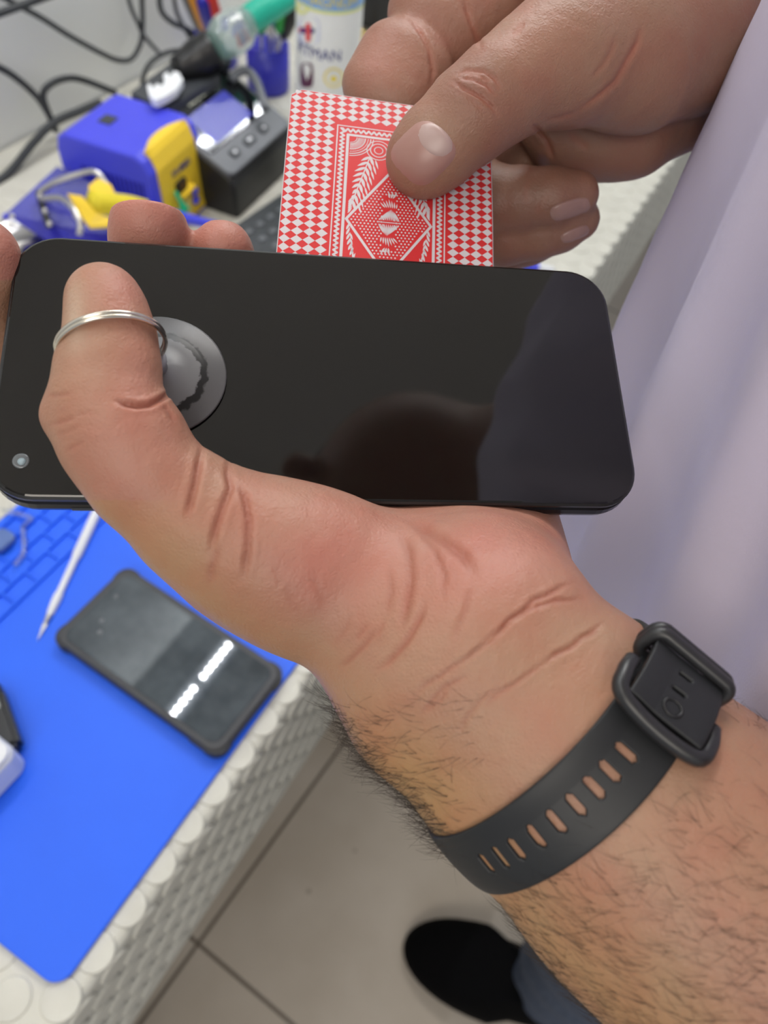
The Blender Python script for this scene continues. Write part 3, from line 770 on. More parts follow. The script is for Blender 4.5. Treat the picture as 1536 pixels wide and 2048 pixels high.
def surface_nets(D, lo, h):
    D = D.copy()
    D[0] = D[-1] = 0.05; D[:, 0] = D[:, -1] = 0.05; D[:, :, 0] = D[:, :, -1] = 0.05
    ins = D < 0
    n = np.array(D.shape)
    c = np.zeros(n-1, np.int8)
    for dx in (0, 1):
        for dy in (0, 1):
            for dz in (0, 1):
                c += ins[dx:n[0]-1+dx, dy:n[1]-1+dy, dz:n[2]-1+dz]
    act = np.argwhere((c > 0) & (c < 8))
    idx = -np.ones(n-1, np.int32); idx[tuple(act.T)] = np.arange(len(act))
    S = np.zeros((len(act), 3)); N_ = np.zeros(len(act))
    corners = [(a, b, c_) for a in (0, 1) for b in (0, 1) for c_ in (0, 1)]
    for a in corners:
        for ax_ in range(3):
            if a[ax_]: continue
            b = list(a); b[ax_] = 1
            va = D[act[:, 0]+a[0], act[:, 1]+a[1], act[:, 2]+a[2]]; vb = D[act[:, 0]+b[0], act[:, 1]+b[1], act[:, 2]+b[2]]
            m_ = (va < 0) != (vb < 0)
            t = np.where(m_, va/np.where(m_, va-vb, 1), 0)
            p = np.array(a, float)[None]+np.zeros((len(act), 3)); p[:, ax_] += t
            S += p*m_[:, None]; N_ += m_
    V = lo + h*(act + S/N_[:, None])
    Q = []
    for ax_ in range(3):
        o = [i for i in range(3) if i != ax_]
        sl0 = [slice(None)]*3; sl1 = [slice(None)]*3
        sl0[ax_] = slice(0, -1); sl1[ax_] = slice(1, None)
        a = ins[tuple(sl0)]; b = ins[tuple(sl1)]
        e = np.argwhere(a != b)
        ok = (e[:, o[0]] > 0) & (e[:, o[1]] > 0) & (e[:, o[0]] < n[o[0]]-1) & (e[:, o[1]] < n[o[1]]-1)
        e = e[ok]; s = a[tuple(e.T)]
        def g(d0, d1):
            f_ = e.copy(); f_[:, o[0]] -= d0; f_[:, o[1]] -= d1
            return idx[tuple(f_.T)]
        q_ = np.stack([g(1, 1), g(0, 1), g(0, 0), g(1, 0)], 1)
        flip = s if ax_ != 1 else ~s
        q_[~flip] = q_[~flip][:, ::-1]
        Q.append(q_)
    return V, np.concatenate(Q)
def subdivide(V, Q):
    E_ = np.sort(np.concatenate([Q[:, [0, 1]], Q[:, [1, 2]], Q[:, [2, 3]], Q[:, [3, 0]]]), 1)
    u, inv = np.unique(E_, axis=0, return_inverse=True); inv = inv.reshape(-1)
    nq = len(Q); e = [inv[i*nq:(i+1)*nq]+len(V) for i in range(4)]
    fc = np.arange(nq)+len(V)+len(u)
    V2 = np.concatenate([V, V[u].mean(1), V[Q].mean(1)])
    Q2 = np.concatenate([np.stack([Q[:, 0], e[0], fc, e[3]], 1), np.stack([Q[:, 1], e[1], fc, e[0]], 1),
                         np.stack([Q[:, 2], e[2], fc, e[1]], 1), np.stack([Q[:, 3], e[3], fc, e[2]], 1)])
    return V2, Q2
def relax(V, Q, it=2, lam=0.5):
    i = np.concatenate([Q[:, [0, 1]], Q[:, [1, 2]], Q[:, [2, 3]], Q[:, [3, 0]]])
    i = np.concatenate([i, i[:, ::-1]])
    cnt = np.bincount(i[:, 0], minlength=len(V))[:, None]
    for _ in range(it):
        A = np.stack([np.bincount(i[:, 0], V[i[:, 1], k], minlength=len(V)) for k in range(3)], 1)/np.maximum(cnt, 1)
        V = V+(A-V)*lam
    return V
def vnormals(V, Q):
    n = np.cross(V[Q[:, 2]]-V[Q[:, 0]], V[Q[:, 3]]-V[Q[:, 1]])
    N_ = np.zeros_like(V)
    for k in range(4):
        for c in range(3): N_[:, c] += np.bincount(Q[:, k], n[:, c], minlength=len(V))
    return N_/(np.linalg.norm(N_, axis=1)[:, None]+1e-12)
def to_px(V): return np.stack([768+F*V[:, 0]/V[:, 2], 1024+F*V[:, 1]/V[:, 2]], 1)
def pl_dist(p, line):
    """distance in px from points to a polyline, with the end fade 0..1"""
    line = np.asarray(line, float); best = np.full(len(p), 1e9); fade = np.zeros(len(p))
    Ls = np.r_[0, np.cumsum(np.linalg.norm(np.diff(line, axis=0), axis=1))]
    for i in range(len(line)-1):
        a, b = line[i], line[i+1]; d = b-a; L2 = d@d+1e-9
        t = np.clip(((p-a)@d)/L2, 0, 1)
        r = np.linalg.norm(p-a-t[:, None]*d, axis=1)
        m_ = r < best; best[m_] = r[m_]
        s = (Ls[i]+t*math.sqrt(L2))/Ls[-1]
        fade[m_] = np.minimum(1, 4.0*np.minimum(s, 1-s)+0.15)[m_]
    return best, fade
def creases(V, Q, lines, side=(0, 0, 1)):
    """press skin folds into the surface; lines: (points, width px, depth m[, depth range])"""
    Nn = vnormals(V, Q); p = to_px(V)
    facing = -np.einsum('ij,ij->i', Nn, V/np.linalg.norm(V, axis=1)[:, None])
    disp = np.zeros(len(V)); red = np.zeros(len(V))
    for ln in lines:
        pts, w, dep = ln[0], ln[1]*0.78, ln[2]
        lo = np.min(pts, 0)-w*5; hi = np.max(pts, 0)+w*5
        m_ = (facing > -0.1) & (p[:, 0] > lo[0]) & (p[:, 0] < hi[0]) & (p[:, 1] > lo[1]) & (p[:, 1] < hi[1])
        if len(ln) > 3: m_ &= (V[:, 2] > ln[3][0]) & (V[:, 2] < ln[3][1])
        r, f_ = pl_dist(p[m_], pts)
        x = r/w
        disp[m_] += 0.72*f_*dep*(-np.exp(-x*x)+0.18*np.exp(-((x-2.2)/1.1)**2))
        red[m_] = np.maximum(red[m_], f_*np.exp(-x*x*0.6)*min(1, dep/0.0006))
    return V+Nn*disp[:, None], red
def surf_depth(B, px, py, lo=0.12, hi=0.30, n=120):
    """first skin depth along sight lines (arrays px, py)"""
    px = np.atleast_1d(px).astype(float); py = np.atleast_1d(py).astype(float)
    d = np.full(len(px), lo); done = np.zeros(len(px), bool)
    dirs = np.stack([(px-768)/F, (py-1024)/F, np.ones_like(px)], 1)
    for _ in range(n):
        v = B.eval_pts(dirs*d[:, None])
        done |= (v < 0.00008)
        d = np.where(done, d, d+np.maximum(v*0.8, 0.00006))
        if done.all() or (d > hi).all(): break
    return np.where(d < hi, d, np.nan)

# ---- left hand and forearm: palm up under the held phone, thumb across its glass
LH = Body()
LH.add(chain([(1715, 1995, .158, 372, .036), (1500, 1832, .161, 341, .032), (1330, 1700, .164, 313, .029), (1115, 1497, .168, 286, .0235), (925, 1315, .172, 268, .020), (868, 1258, .177, 250, .0185)], k=0.006))
LH.add(chain([(830, 1225, .186, 205, .0165), (790, 1175, .198, 165, .015)]), 0.010)
LH.add(chain([(985, 1250, .1835, 148, .0170), (1006, 1182, .1905, 134, .0160), (988, 1114, .2050, 132, .0150), (960, 980, .216, 150, .012)], k=0.008), 0.012)        # little-finger side of the palm
LH.add(chain([(770, 1200, .184, 158, .017), (640, 1152, .1815, 158, .016), (560, 1120, .179, 142, .0155), (470, 1086, .177, 124, .0145)], k=0.008), 0.008)          # ball of the thumb
LH.add(chain([(470, 1086, .1765, 120, .0140), (375, 1030, .1735, 112, .0130), (292, 950, .1705, 112, .0120), (238, 875, .1690, 113, .0115), (212, 828, .1688, 112, .0110)], k=0.004), 0.010)
LH.add(chain([(300, 858, .1695, 52, .008), (262, 850, .169, 70, .0085)]), 0.005)
LH.add(chain([(212, 790, .1690, 107, .0105), (217, 735, .1700, 99, .0100), (221, 670, .1715, 84, .0092), (213, 620, .1728, 74, .0085), (206, 597, .1735, 70, .0080)], k=0.003), 0.0024)
LH.add(chain([(404, 965, .1715, 44, .007), (425, 1000, .172, 46, .007)]), 0.005)
LH.add(chain([(120, 835, .170, 24, .005)]), 0.006)
# palm behind the phone, knuckles and fingers curling round to the far edge
LH.add(chain([(560, 1120, .192, 150, .014), (600, 1000, .212, 170, .0095), (560, 860, .2225, 170, .0090)], k=0.01), 0.014)
LH.add(chain([(800, 1120, .200, 160, .013), (760, 980, .216, 170, .010), (700, 860, .2250, 150, .0090)], k=0.01), 0.014)
LH.add(chain([(430, 900, .2200, 68), (250, 800, .2180, 66), (70, 720, .2110, 68), (-35, 655, .2000, 72), (-42, 560, .1930, 74), (-38, 510, .1905, 74)], k=0.004), 0.007)
LH.add(chain([(500, 860, .2260, 66), (400, 720, .2290, 66), (318, 580, .2270, 66), (298, 480, .2160, 72), (297, 446, .2110, 73)], k=0.004), 0.004)
LH.add(chain([(590, 850, .2290, 62), (520, 710, .2330, 60), (458, 590, .2320, 58), (447, 520, .2230, 57), (445, 497, .2200, 56)], k=0.004), 0.004)
LH.add(chain([(700, 850, .2280, 56), (650, 740, .2310, 52), (600, 660, .2310, 50), (575, 620, .2260, 48)], k=0.004), 0.004)
h_ = 0.0009
D_, lo_ = LH.grid((-.118, -.085, .125), (.20, .185, .252), h_)
LV, LQ = surface_nets(D_, lo_, h_)
LV = relax(LV, LQ, 3, 0.5)
LV, LQ = subdivide(LV, LQ); LV = relax(LV, LQ, 1, 0.5)
L_CR = [
 ([(228, 800), (250, 808), (275, 812), (300, 809), (322, 798), (352, 780)], 6.5, .0015),
 ([(322, 800), (338, 822), (352, 846)], 7, .0004),
 ([(94, 792), (118, 790), (145, 786)], 5, .0003), ([(100, 850), (125, 843), (152, 834)], 5, .00032), ([(112, 870), (140, 862), (160, 850)], 5, .00022),
 ([(129, 905), (150, 892), (170, 882)], 5, .00025), ([(150, 830), (175, 826), (198, 830)], 5, .00016),
 ([(150, 660), (180, 652), (200, 650)], 5, .00012),
 ([(404, 895), (398, 930), (392, 965), (380, 1010), (372, 1040)], 9, .0011),
 ([(458, 915), (456, 945), (462, 975), (448, 1010), (432, 1055), (418, 1112)], 9, .0010),
 ([(470, 962), (490, 990), (499, 1040), (496, 1100), (486, 1160)], 9, .0009),
 ([(440, 1085), (425, 1130), (420, 1170)], 10, .0004),
 ([(818, 1040), (850, 1058), (886, 1080), (926, 1108), (950, 1150)], 13, .0009),
 ([(800, 1060), (818, 1105), (822, 1160), (812, 1215), (800, 1260)], 11, .0006),
 ([(832, 1050), (868, 1100), (888, 1150), (884, 1200)], 9, .0004),
 ([(776, 1130), (782, 1180), (772, 1230)], 8, .0003),
 ([(850, 1205), (838, 1240), (812, 1285), (776, 1325), (752, 1342)], 8, .0006),
 ([(942, 1172), (928, 1225), (905, 1280)], 8, .00035),
 ([(754, 1258), (728, 1292), (696, 1322), (676, 1334)], 6, .0004), ([(735, 1250), (712, 1280)], 5, .0003), ([(770, 1240), (752, 1275)], 5, .0003),
 ([(700, 1230), (690, 1262), (668, 1290)], 6, .0002),
 ([(1150, 1163), (1122, 1174), (1095, 1190), (1068, 1200), (1046, 1222), (1018, 1240), (1000, 1262), (972, 1278)], 6.5, .00075),
 ([(985, 1270), (958, 1296), (930, 1318), (905, 1334), (880, 1352), (852, 1368), (828, 1392)], 6, .0004),
 ([(1168, 1195), (1142, 1200), (1112, 1200), (1077, 1211), (1052, 1222), (1030, 1240)], 6, .00055), ([(1040, 1228), (1012, 1252), (985, 1282), (948, 1306), (925, 1332)], 6, .00035),
 ([(1208, 1243), (1188, 1262), (1165, 1274), (1140, 1296), (1112, 1308), (1086, 1330)], 6.5, .0007), ([(1095, 1322), (1062, 1344), (1030, 1368), (994, 1388), (965, 1418)], 6, .0004),
 ([(1000, 1372), (960, 1402), (930, 1440), (918, 1470)], 6, .0003),
 ([(900, 1370), (880, 1400), (850, 1425)], 6, .0003), ([(935, 1353), (890, 1372), (862, 1402), (840, 1432)], 5, .0004),
 ([(620, 1150), (640, 1185), (652, 1220)], 10, .00018), ([(570, 1165), (585, 1205), (600, 1235)], 10, .00018), ([(550, 1130), (560, 1175)], 9, .00018),
]
LV, LR = creases(LV, LQ, L_CR)

# ---- right hand: thumb on the card, forefinger behind it, other fingers curled
RH = Body()
RH.add(chain([(848, 318, .2165, 77, .0100), (874, 293, .2160, 82, .0108), (942, 230, .2140, 90, .0118), (1000, 185, .2150, 96, .0125), (1062, 146, .2180, 106, .0135), (1130, 118, .2220, 122, .016)], k=0.003))
RH.add(chain([(1130, 118, .2230, 126, .016), (1235, 85, .2330, 176, .020), (1325, 35, .2430, 196, .024), (1480, -60, .2600, 220, .028), (1650, -170, .2800, 250, .030)], k=0.008), 0.006)
RH.add(chain([(1110, 215, .2560, 115, .013), (1230, 195, .2600, 160, .0155), (1335, 130, .2660, 180, .017)], k=0.008), 0.004)            # palm heel below
RH.add(chain([(774, 186, .2450, 95, .0105), (812, 128, .2475, 100, .0115)], k=0.002), 0.0015)                                              # forefinger, last joint
RH.add(chain([(872, 52, .2520, 107, .0125), (945, -15, .2560, 110, .013)], k=0.002), 0.0030)
RH.add(chain([(1010, -60, .2600, 112, .014), (1160, -90, .2640, 150, .017), (1330, -90, .268, 200, .02)], k=0.004), 0.0028)
RH.add(chain([(1130, 300, .264, 66, .010), (1215, 285, .264, 76, .011)]), 0.004)
RH.add(chain([(1100, 200, .2680, 78), (985, 290, .2740, 72), (930, 345, .2720, 68)], k=0.003), 0.003)
RH.add(chain([(930, 365, .2650, 68), (985, 405, .2570, 67), (1030, 402, .2540, 65)], k=0.003), 0.003)
RH.add(chain([(1052, 401, .2530, 63), (1100, 397, .2515, 58), (1150, 389, .2520, 47)], k=0.002), 0.0022)                                 # middle finger
RH.add(chain([(1120, 260, .2760, 75), (960, 380, .2800, 66), (925, 440, .2760, 60)], k=0.003), 0.002)
RH.add(chain([(940, 462, .2700, 60), (1005, 472, .2640, 56), (1060, 466, .2610, 54)], k=0.003), 0.0015)
RH.add(chain([(1085, 462, .2600, 54), (1120, 452, .2595, 50), (1156, 438, .2600, 43)], k=0.002), 0.0018)                                 # ring finger
RH.add(chain([(920, 500, .2850, 48), (1000, 500, .2780, 46), (1060, 484, .2760, 42), (1110, 470, .2760, 38)], k=0.003), 0.002)          # little finger
D_, lo_ = RH.grid((-.020, -.205, .198), (.175, -.055, .306), h_)
RV, RQ = surface_nets(D_, lo_, h_)
RV = relax(RV, RQ, 3, 0.5)
RV, RQ = subdivide(RV, RQ); RV = relax(RV, RQ, 1, 0.5)
R_CR = [
 ([(905, 160), (915, 168), (930, 178), (962, 194), (985, 215), (996, 232)], 5.5, .0009, (.19, .235)),
 ([(908, 150), (935, 140), (968, 143), (990, 158), (1002, 180)], 5.5, .0007, (.19, .235)),
 ([(915, 156), (945, 158), (975, 172), (990, 190)], 5, .0006, (.19, .235)), ([(925, 148), (955, 150), (982, 166)], 5, .0005, (.19, .235)),
 ([(900, 172), (925, 188), (950, 205), (975, 228)], 5, .0002, (.19, .235)),
 ([(1284, 50), (1275, 85), (1258, 116), (1232, 163), (1195, 195), (1150, 226)], 7, .0007, (.19, .26)),
 ([(1232, 72), (1222, 105), (1205, 132), (1180, 160)], 7, .00035, (.19, .26)),
 ([(1150, 228), (1120, 236), (1090, 240)], 7, .0004, (.19, .26)),
 ([(822, 38), (845, 70), (860, 103), (866, 140), (862, 172)], 6, .0008), ([(926, 0), (940, 40), (962, 97)], 7, .0009), ([(1050, 40), (1035, 62), (1020, 72)], 7, .0004),
 ([(1066, 248), (1082, 268), (1095, 285), (1108, 322)], 6, .0011), ([(1135, 265), (1160, 285), (1180, 300)], 9, .0004),
 ([(1060, 352), (1052, 380), (1054, 410)], 7, .00018, (.22, .262)), ([(1100, 384), (1085, 405), (1072, 430)], 7, .00015, (.22, .262)),
]
RV, RR = creases(RV, RQ, R_CR)

# ---- the rest of the body (upper arms, trunk, neck, head, legs) at a coarser grain, in world metres
def wchain(pts, k=0.02):
    out = [(np.array(p[:3], float)-(0, 0, 0), p[3], p[4] if len(p) > 4 else p[3]) for p in pts]
    return ('chain', [(out[i], out[i+1]) for i in range(len(out)-1)], k)
TX, TY = 0.31, -0.124
le0 = W(Pc(1680, 1968, .1585)); re0 = W(Pc(1560, -110, .269))
CB = Body()
CB.add(wchain([(TX, TY-.03, .80, .14, .11), (TX, TY-.01, 1.00, .15, .115), (TX, TY-.01, 1.25, .16, .115), (TX, TY-.02, 1.40, .13, .10)], 0.05))
CB.add(wchain([(TX-.17, TY-.03, 1.43, .06), (TX+.17, TY-.03, 1.43, .06)]), 0.04)
CB.add(wchain([(TX, TY-.02, 1.42, .065), (.23, -.06, 1.56, .06)]), 0.04)
CB.add(wchain([(.205, -.030, 1.60, .085, .085), (.185, -.045, 1.66, .098, .098)]), 0.02)
CB.add(wchain([(.165, .055, 1.60, .012), (.160, .062, 1.59, .015)]), 0.01)
el_l = np.array((0.035, -0.245, CAM_H-0.215)); el_r = np.array((0.60, -0.045, CAM_H-.17))
CB.add(wchain([(*le0, .0395, .0355), (*(le0*.4+el_l*.6), .044, .042), (*el_l, .042)]), 0.02)
CB.add(wchain([(*el_l, .042), (*(el_l*.5+np.array((TX-.17, TY-.03, 1.43))*.5), .050), (TX-.17, TY-.03, 1.43, .058)]), 0.02)
CB.add(wchain([(*re0, .040), (*(re0*.4+el_r*.6), .045), (*el_r, .043)]), 0.02)
CB.add(wchain([(*el_r, .043), (*(el_r*.5+np.array((TX+.17, TY-.03, 1.43))*.5), .050), (TX+.17, TY-.03, 1.43, .058)]), 0.02)
for sx, kx in ((-.085, .205), (.085, .43)):
    CB.add(wchain([(TX+sx, TY-.03, .84, .085), (kx*.6+(TX+sx)*.4+.02, TY-.10, .50, .055), (kx+.045, TY-.14, .12, .040)]), 0.03)
class WB(Body): pass
D_, lo_ = CB.grid((-.08, -.42, .03), (.78, .16, 1.86), 0.007, 0.05)
CV, CQ = surface_nets(D_, lo_, 0.007)
CV = relax(CV, CQ, 2, 0.5)

# ---- skin material: tone from a colour attribute, fine lines from bump
def skin_material():
    m = bpy.data.materials.new('skin'); m.use_nodes = True
    nt = m.node_tree; b = nt.nodes['Principled BSDF']
    at_ = nt.nodes.new('ShaderNodeAttribute'); at_.attribute_name = 'tone'
    tc = nt.nodes.new('ShaderNodeTexCoord')
    n = nt.nodes.new('ShaderNodeTexNoise'); n.inputs['Scale'].default_value = 75; n.inputs['Detail'].default_value = 5
    nt.links.new(tc.outputs['Object'], n.inputs['Vector'])
    mp = nt.nodes.new('ShaderNodeMapRange'); mp.inputs[1].default_value = 0.3; mp.inputs[2].default_value = 0.7
    mp.inputs[3].default_value = 0.88; mp.inputs[4].default_value = 1.08
    nt.links.new(n.outputs['Fac'], mp.inputs[0])
    mx = nt.nodes.new('ShaderNodeMix'); mx.data_type = 'RGBA'; mx.blend_type = 'MULTIPLY'; mx.inputs[0].default_value = 1
    nt.links.new(at_.outputs['Color'], mx.inputs[6]); 
    cmb = nt.nodes.new('ShaderNodeCombineColor')
    nt.links.new(mp.outputs[0], cmb.inputs[1]); nt.links.new(mp.outputs[0], cmb.inputs[2]); cmb.inputs[0].default_value = 1.0
    nt.links.new(cmb.outputs[0], mx.inputs[7]); nt.links.new(mx.outputs[2], b.inputs['Base Color'])
    b.inputs['Roughness'].default_value = 0.46; b.inputs['Specular IOR Level'].default_value = 0.38
    b.inputs['Subsurface Weight'].default_value = 0.22; b.inputs['Subsurface Radius'].default_value = (1.0, 0.36, 0.2); b.inputs['Subsurface Scale'].default_value = 0.0035
    v = nt.nodes.new('ShaderNodeTexVoronoi'); v.inputs['Scale'].default_value = 900; v.feature = 'DISTANCE_TO_EDGE'
    n2 = nt.nodes.new('ShaderNodeTexNoise'); n2.inputs['Scale'].default_value = 260; n2.inputs['Detail'].default_value = 6
    nt.links.new(tc.outputs['Object'], v.inputs['Vector']); nt.links.new(tc.outputs['Object'], n2.inputs['Vector'])
    b1 = nt.nodes.new('ShaderNodeBump'); b1.inputs['Strength'].default_value = 0.35; b1.inputs['Distance'].default_value = 0.0004
    b2 = nt.nodes.new('ShaderNodeBump'); b2.inputs['Strength'].default_value = 0.5; b2.inputs['Distance'].default_value = 0.0008
    nt.links.new(v.outputs['Distance'], b1.inputs['Height']); nt.links.new(n2.outputs['Fac'], b2.inputs['Height'])
    nt.links.new(b2.outputs['Normal'], b1.inputs['Normal']); nt.links.new(b1.outputs['Normal'], b.inputs['Normal'])
    return m
M['skin'] = skin_material()
def gauss2(p, c, r): return np.exp(-(((p-np.array(c))/r)**2).sum(1))
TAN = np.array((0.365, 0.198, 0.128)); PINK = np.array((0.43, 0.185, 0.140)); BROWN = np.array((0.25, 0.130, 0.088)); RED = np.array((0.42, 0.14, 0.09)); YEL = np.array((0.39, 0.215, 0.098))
def mixc(C, T, w): return C+(T-C)*np.clip(w, 0, 1)[:, None]
pl = to_px(LV)
Cl = np.tile(TAN, (len(LV), 1))
pk = 0.9*gauss2(pl, (640, 1110), (210, 150))+0.9*gauss2(pl, (1000, 1100), (190, 120))+0.75*gauss2(pl, (260, 900), (110, 140))+0.8*gauss2(pl, (250, 580), (60, 70))+0.5*gauss2(pl, (270, 740), (60, 60))
pk += (pl[:, 1] < 560)*(LV[:, 2] > .185)*1.0
Cl = mixc(Cl, PINK, pk)
Cl = mixc(Cl, YEL, 0.8*np.clip((pl[:, 1]-pl[:, 0]*0.9-650)/250, 0, 1)*(pl[:, 1] > 1000)+0.6*gauss2(pl, (820, 1580), (120, 120)))
Cl = mixc(Cl, np.array((0.50, 0.36, 0.27)), 0.75*gauss2(pl, (150, 632), (20, 75))*(LV[:, 2] < .18))
Cl = mixc(Cl, RED*0.75, LR*0.7)
pr = to_px(RV)
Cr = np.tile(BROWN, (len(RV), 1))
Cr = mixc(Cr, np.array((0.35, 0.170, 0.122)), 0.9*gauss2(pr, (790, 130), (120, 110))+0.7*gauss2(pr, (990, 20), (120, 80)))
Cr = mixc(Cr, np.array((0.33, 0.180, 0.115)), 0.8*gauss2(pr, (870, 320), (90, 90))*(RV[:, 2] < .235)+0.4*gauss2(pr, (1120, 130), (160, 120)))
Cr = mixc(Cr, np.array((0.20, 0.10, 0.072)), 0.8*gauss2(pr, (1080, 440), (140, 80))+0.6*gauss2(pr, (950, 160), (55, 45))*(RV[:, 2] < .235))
Cr = mixc(Cr, RED*0.8, RR*0.6)
Cc = np.tile(TAN, (len(CV), 1))
person = thing('person', (TX, TY, 0.0), 'person in white T-shirt and blue jeans prying the held phone open with a card', 'person')
PO = np.array((TX, TY, 0.0))
nL, nR = len(LV), len(RV)
BV = np.concatenate([W(LV), W(RV), CV])-PO
BQ = np.concatenate([LQ, RQ+nL, CQ+nL+nR])
me = bpy.data.meshes.new('body')
me.vertices.add(len(BV)); me.vertices.foreach_set('co', BV.astype(np.float32).ravel())
me.loops.add(len(BQ)*4); me.loops.foreach_set('vertex_index', BQ.astype(np.int32).ravel())
me.polygons.add(len(BQ)); me.polygons.foreach_set('loop_start', np.arange(0, len(BQ)*4, 4, dtype=np.int32))
me.polygons.foreach_set('use_smooth', np.ones(len(BQ), bool))
me.update(calc_edges=True); me.validate()
ca = me.color_attributes.new('tone', 'FLOAT_COLOR', 'POINT')
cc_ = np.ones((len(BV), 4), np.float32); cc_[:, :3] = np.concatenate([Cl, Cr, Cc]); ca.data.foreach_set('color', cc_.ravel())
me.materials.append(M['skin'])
body = link(bpy.data.objects.new('body', me), person)
def wl(V): return W(V)-PO            # lens-axis points into the person's frame

# ---- nails
nail_m = mat('nail', (0.35, 0.185, 0.155), 0.34, spec=0.5)
lun_m = mat('nail_pale_base', (0.43, 0.30, 0.275), 0.36, spec=0.5)
def nail(name, B, c, axis, L, Wd_, m, off=0.0005, rng_=(0.19, 0.3), base=False, sink=0.0011, power=3.0, lo_d=0.19):
    ax_ = np.array(axis, float); ax_ /= np.linalg.norm(ax_); pp_ = np.array((-ax_[1], ax_[0]))
    R, A_ = 9, 36
    pts = [(0, 0, 0)]
    for i in range(1, R+1):
        for j in range(A_):
            a = 2*math.pi*j/A_; c_, s_ = math.cos(a), math.sin(a)
            pts.append((i/R, math.copysign(abs(c_)**(2/power), c_)*i/R, math.copysign(abs(s_)**(2/power), s_)*i/R))
    pts = np.array(pts)
    xy = np.array(c)+pts[:, 1:2]*ax_*L/2+pts[:, 2:3]*pp_*Wd_/2
    d = surf_depth(B, xy[:, 0], xy[:, 1], lo=lo_d)
    d = np.where(np.isnan(d), np.nanmean(d), d)
    d = d-off*(1-pts[:, 0]**6)+sink*0.25*(pts[:, 0] > 0.98)
    V = [Pc(x, y, z) for (x, y), z in zip(xy, d)]
    Fc = [(0, 1+j, 1+(j+1) % A_) for j in range(A_)]
    for i in range(R-1):
        a = 1+i*A_; Fc += [(a+j, a+A_+j, a+A_+(j+1) % A_, a+(j+1) % A_) for j in range(A_)]
    return mesh_obj(name, wl(np.array(V)), Fc, m, person, True)
nail('thumbnail', RH, (847, 306), (0.62, -0.62), 122, 112, nail_m, 0.0008, lo_d=.195, power=3.2)['label'] = 'pale pink thumbnail'
nail('nail_lunula', RH, (868, 283), (0.62, -0.66), 62, 92, lun_m, 0.00095, lo_d=.195, power=2.2)
nail('fingernail', RH, (1140, 418), (1, -0.32), 84, 36, mat('darker_nail', (0.28, 0.165, 0.145), 0.3), 0.0006, lo_d=.225)
nail('fingernail', RH, (1150, 468), (1, -0.42), 62, 24, bpy.data.materials['darker_nail'], 0.0006, lo_d=.235)

# ---- arm hair
hair_m = mat('dark_hair', (0.035, 0.022, 0.014), 0.5)
Nl = vnormals(LV, LQ)
def grow(mask, count, dirfn, lmin, lmax, r=0.00006, curl=0.35, lf=(0.15, 0.75)):
    idx = np.flatnonzero(mask); pick = rng.choice(idx, min(count, len(idx)), replace=False)
    out = []
    for i in pick:
        p = LV[i]; nrm_ = Nl[i]; L = rng.uniform(lmin, lmax)
        dx, dy = dirfn(pl[i]); d = np.array((dx, dy, 0.0)); d += rng.normal(0, 0.28, 3)*(1, 1, 0.3)
        d -= nrm_*(d@nrm_); d /= np.linalg.norm(d)+1e-9
        lift = rng.uniform(*lf); d = d+nrm_*lift; d /= np.linalg.norm(d)
        sd = np.cross(d, nrm_); cv = rng.normal(0, curl)
        pts = []; q_ = p-nrm_*0.0002; st_ = L/5
        for s in range(6):
            pts.append(q_); d = d-nrm_*0.10+sd*cv*0.25; d /= np.linalg.norm(d); q_ = q_+d*st_
        out.append((np.array(pts), r*rng.uniform(0.7, 1.3)))
    return out
H_ = []
front = Nl[:, 2] < 0.35
def line_side(p, a, b): return (b[0]-a[0])*(p[:, 1]-a[1])-(b[1]-a[1])*(p[:, 0]-a[0])
edge_d, _ = pl_dist(pl, [(600, 1390), (660, 1440), (740, 1520), (830, 1620), (890, 1695)])
H_ += grow((edge_d < 34) & (Nl[:, 2] < 0.8), 520, lambda p: (-0.8, 0.15), .005, .010, .000055, 0.3, (0.5, 1.4))
H_ += grow((edge_d < 95) & front & (pl[:, 1] > 1430), 260, lambda p: (-1.0, 0.0), .003, .007, .00005)
wr = (pl[:, 0] > 700) & (pl[:, 0] < 1020) & (pl[:, 1] > 1390) & (pl[:, 1] < 1640) & front
H_ += grow(wr, 150, lambda p: (-0.9, 0.1), .003, .008, .00005, 0.6)
below = (line_side(pl, (1020, 1815), (1330, 1500)) > 0) & (pl[:, 0] > 1000) & (pl[:, 0] < 1640) & (pl[:, 1] < 2150)
dens = np.clip((pl[:, 1]-1560-(pl[:, 0]-1100)*-0.1)/260, 0.03, 1)
H_ += grow(below & front & (rng.random(len(LV)) < dens), 1500, lambda p: (-0.93, -0.30), .003, .009, .000045, 0.6)
re_d, _ = pl_dist(pl, [(1440, 1395), (1500, 1428), (1560, 1462)])
H_ += grow((re_d < 26), 110, lambda p: (0.5, -0.6), .002, .005, .00005)
HVs = []; HFs = []; nb = 0
for pts, r in H_:
    n_ = len(pts)
    t = pts[-1]-pts[0]; t /= np.linalg.norm(t)+1e-9
    u = np.cross(t, (0.3, 0.2, 0.93)); u /= np.linalg.norm(u)+1e-9; v = np.cross(t, u)
    for i, q_ in enumerate(pts):
        rr = r*(1-0.85*i/(n_-1))
        for a in (0, 2.0944, 4.18879): HVs.append(q_+rr*(u*math.cos(a)+v*math.sin(a)))
    for i in range(n_-1):
        for a in range(3):
            HFs.append((nb+i*3+a, nb+i*3+(a+1) % 3, nb+(i+1)*3+(a+1) % 3, nb+(i+1)*3+a))
    nb += n_*3
ho = mesh_obj('arm_hair', wl(np.array(HVs)), HFs, hair_m, person, True)
ho['kind'] = 'stuff'; ho['label'] = 'fine dark hairs on the forearm and wrist'

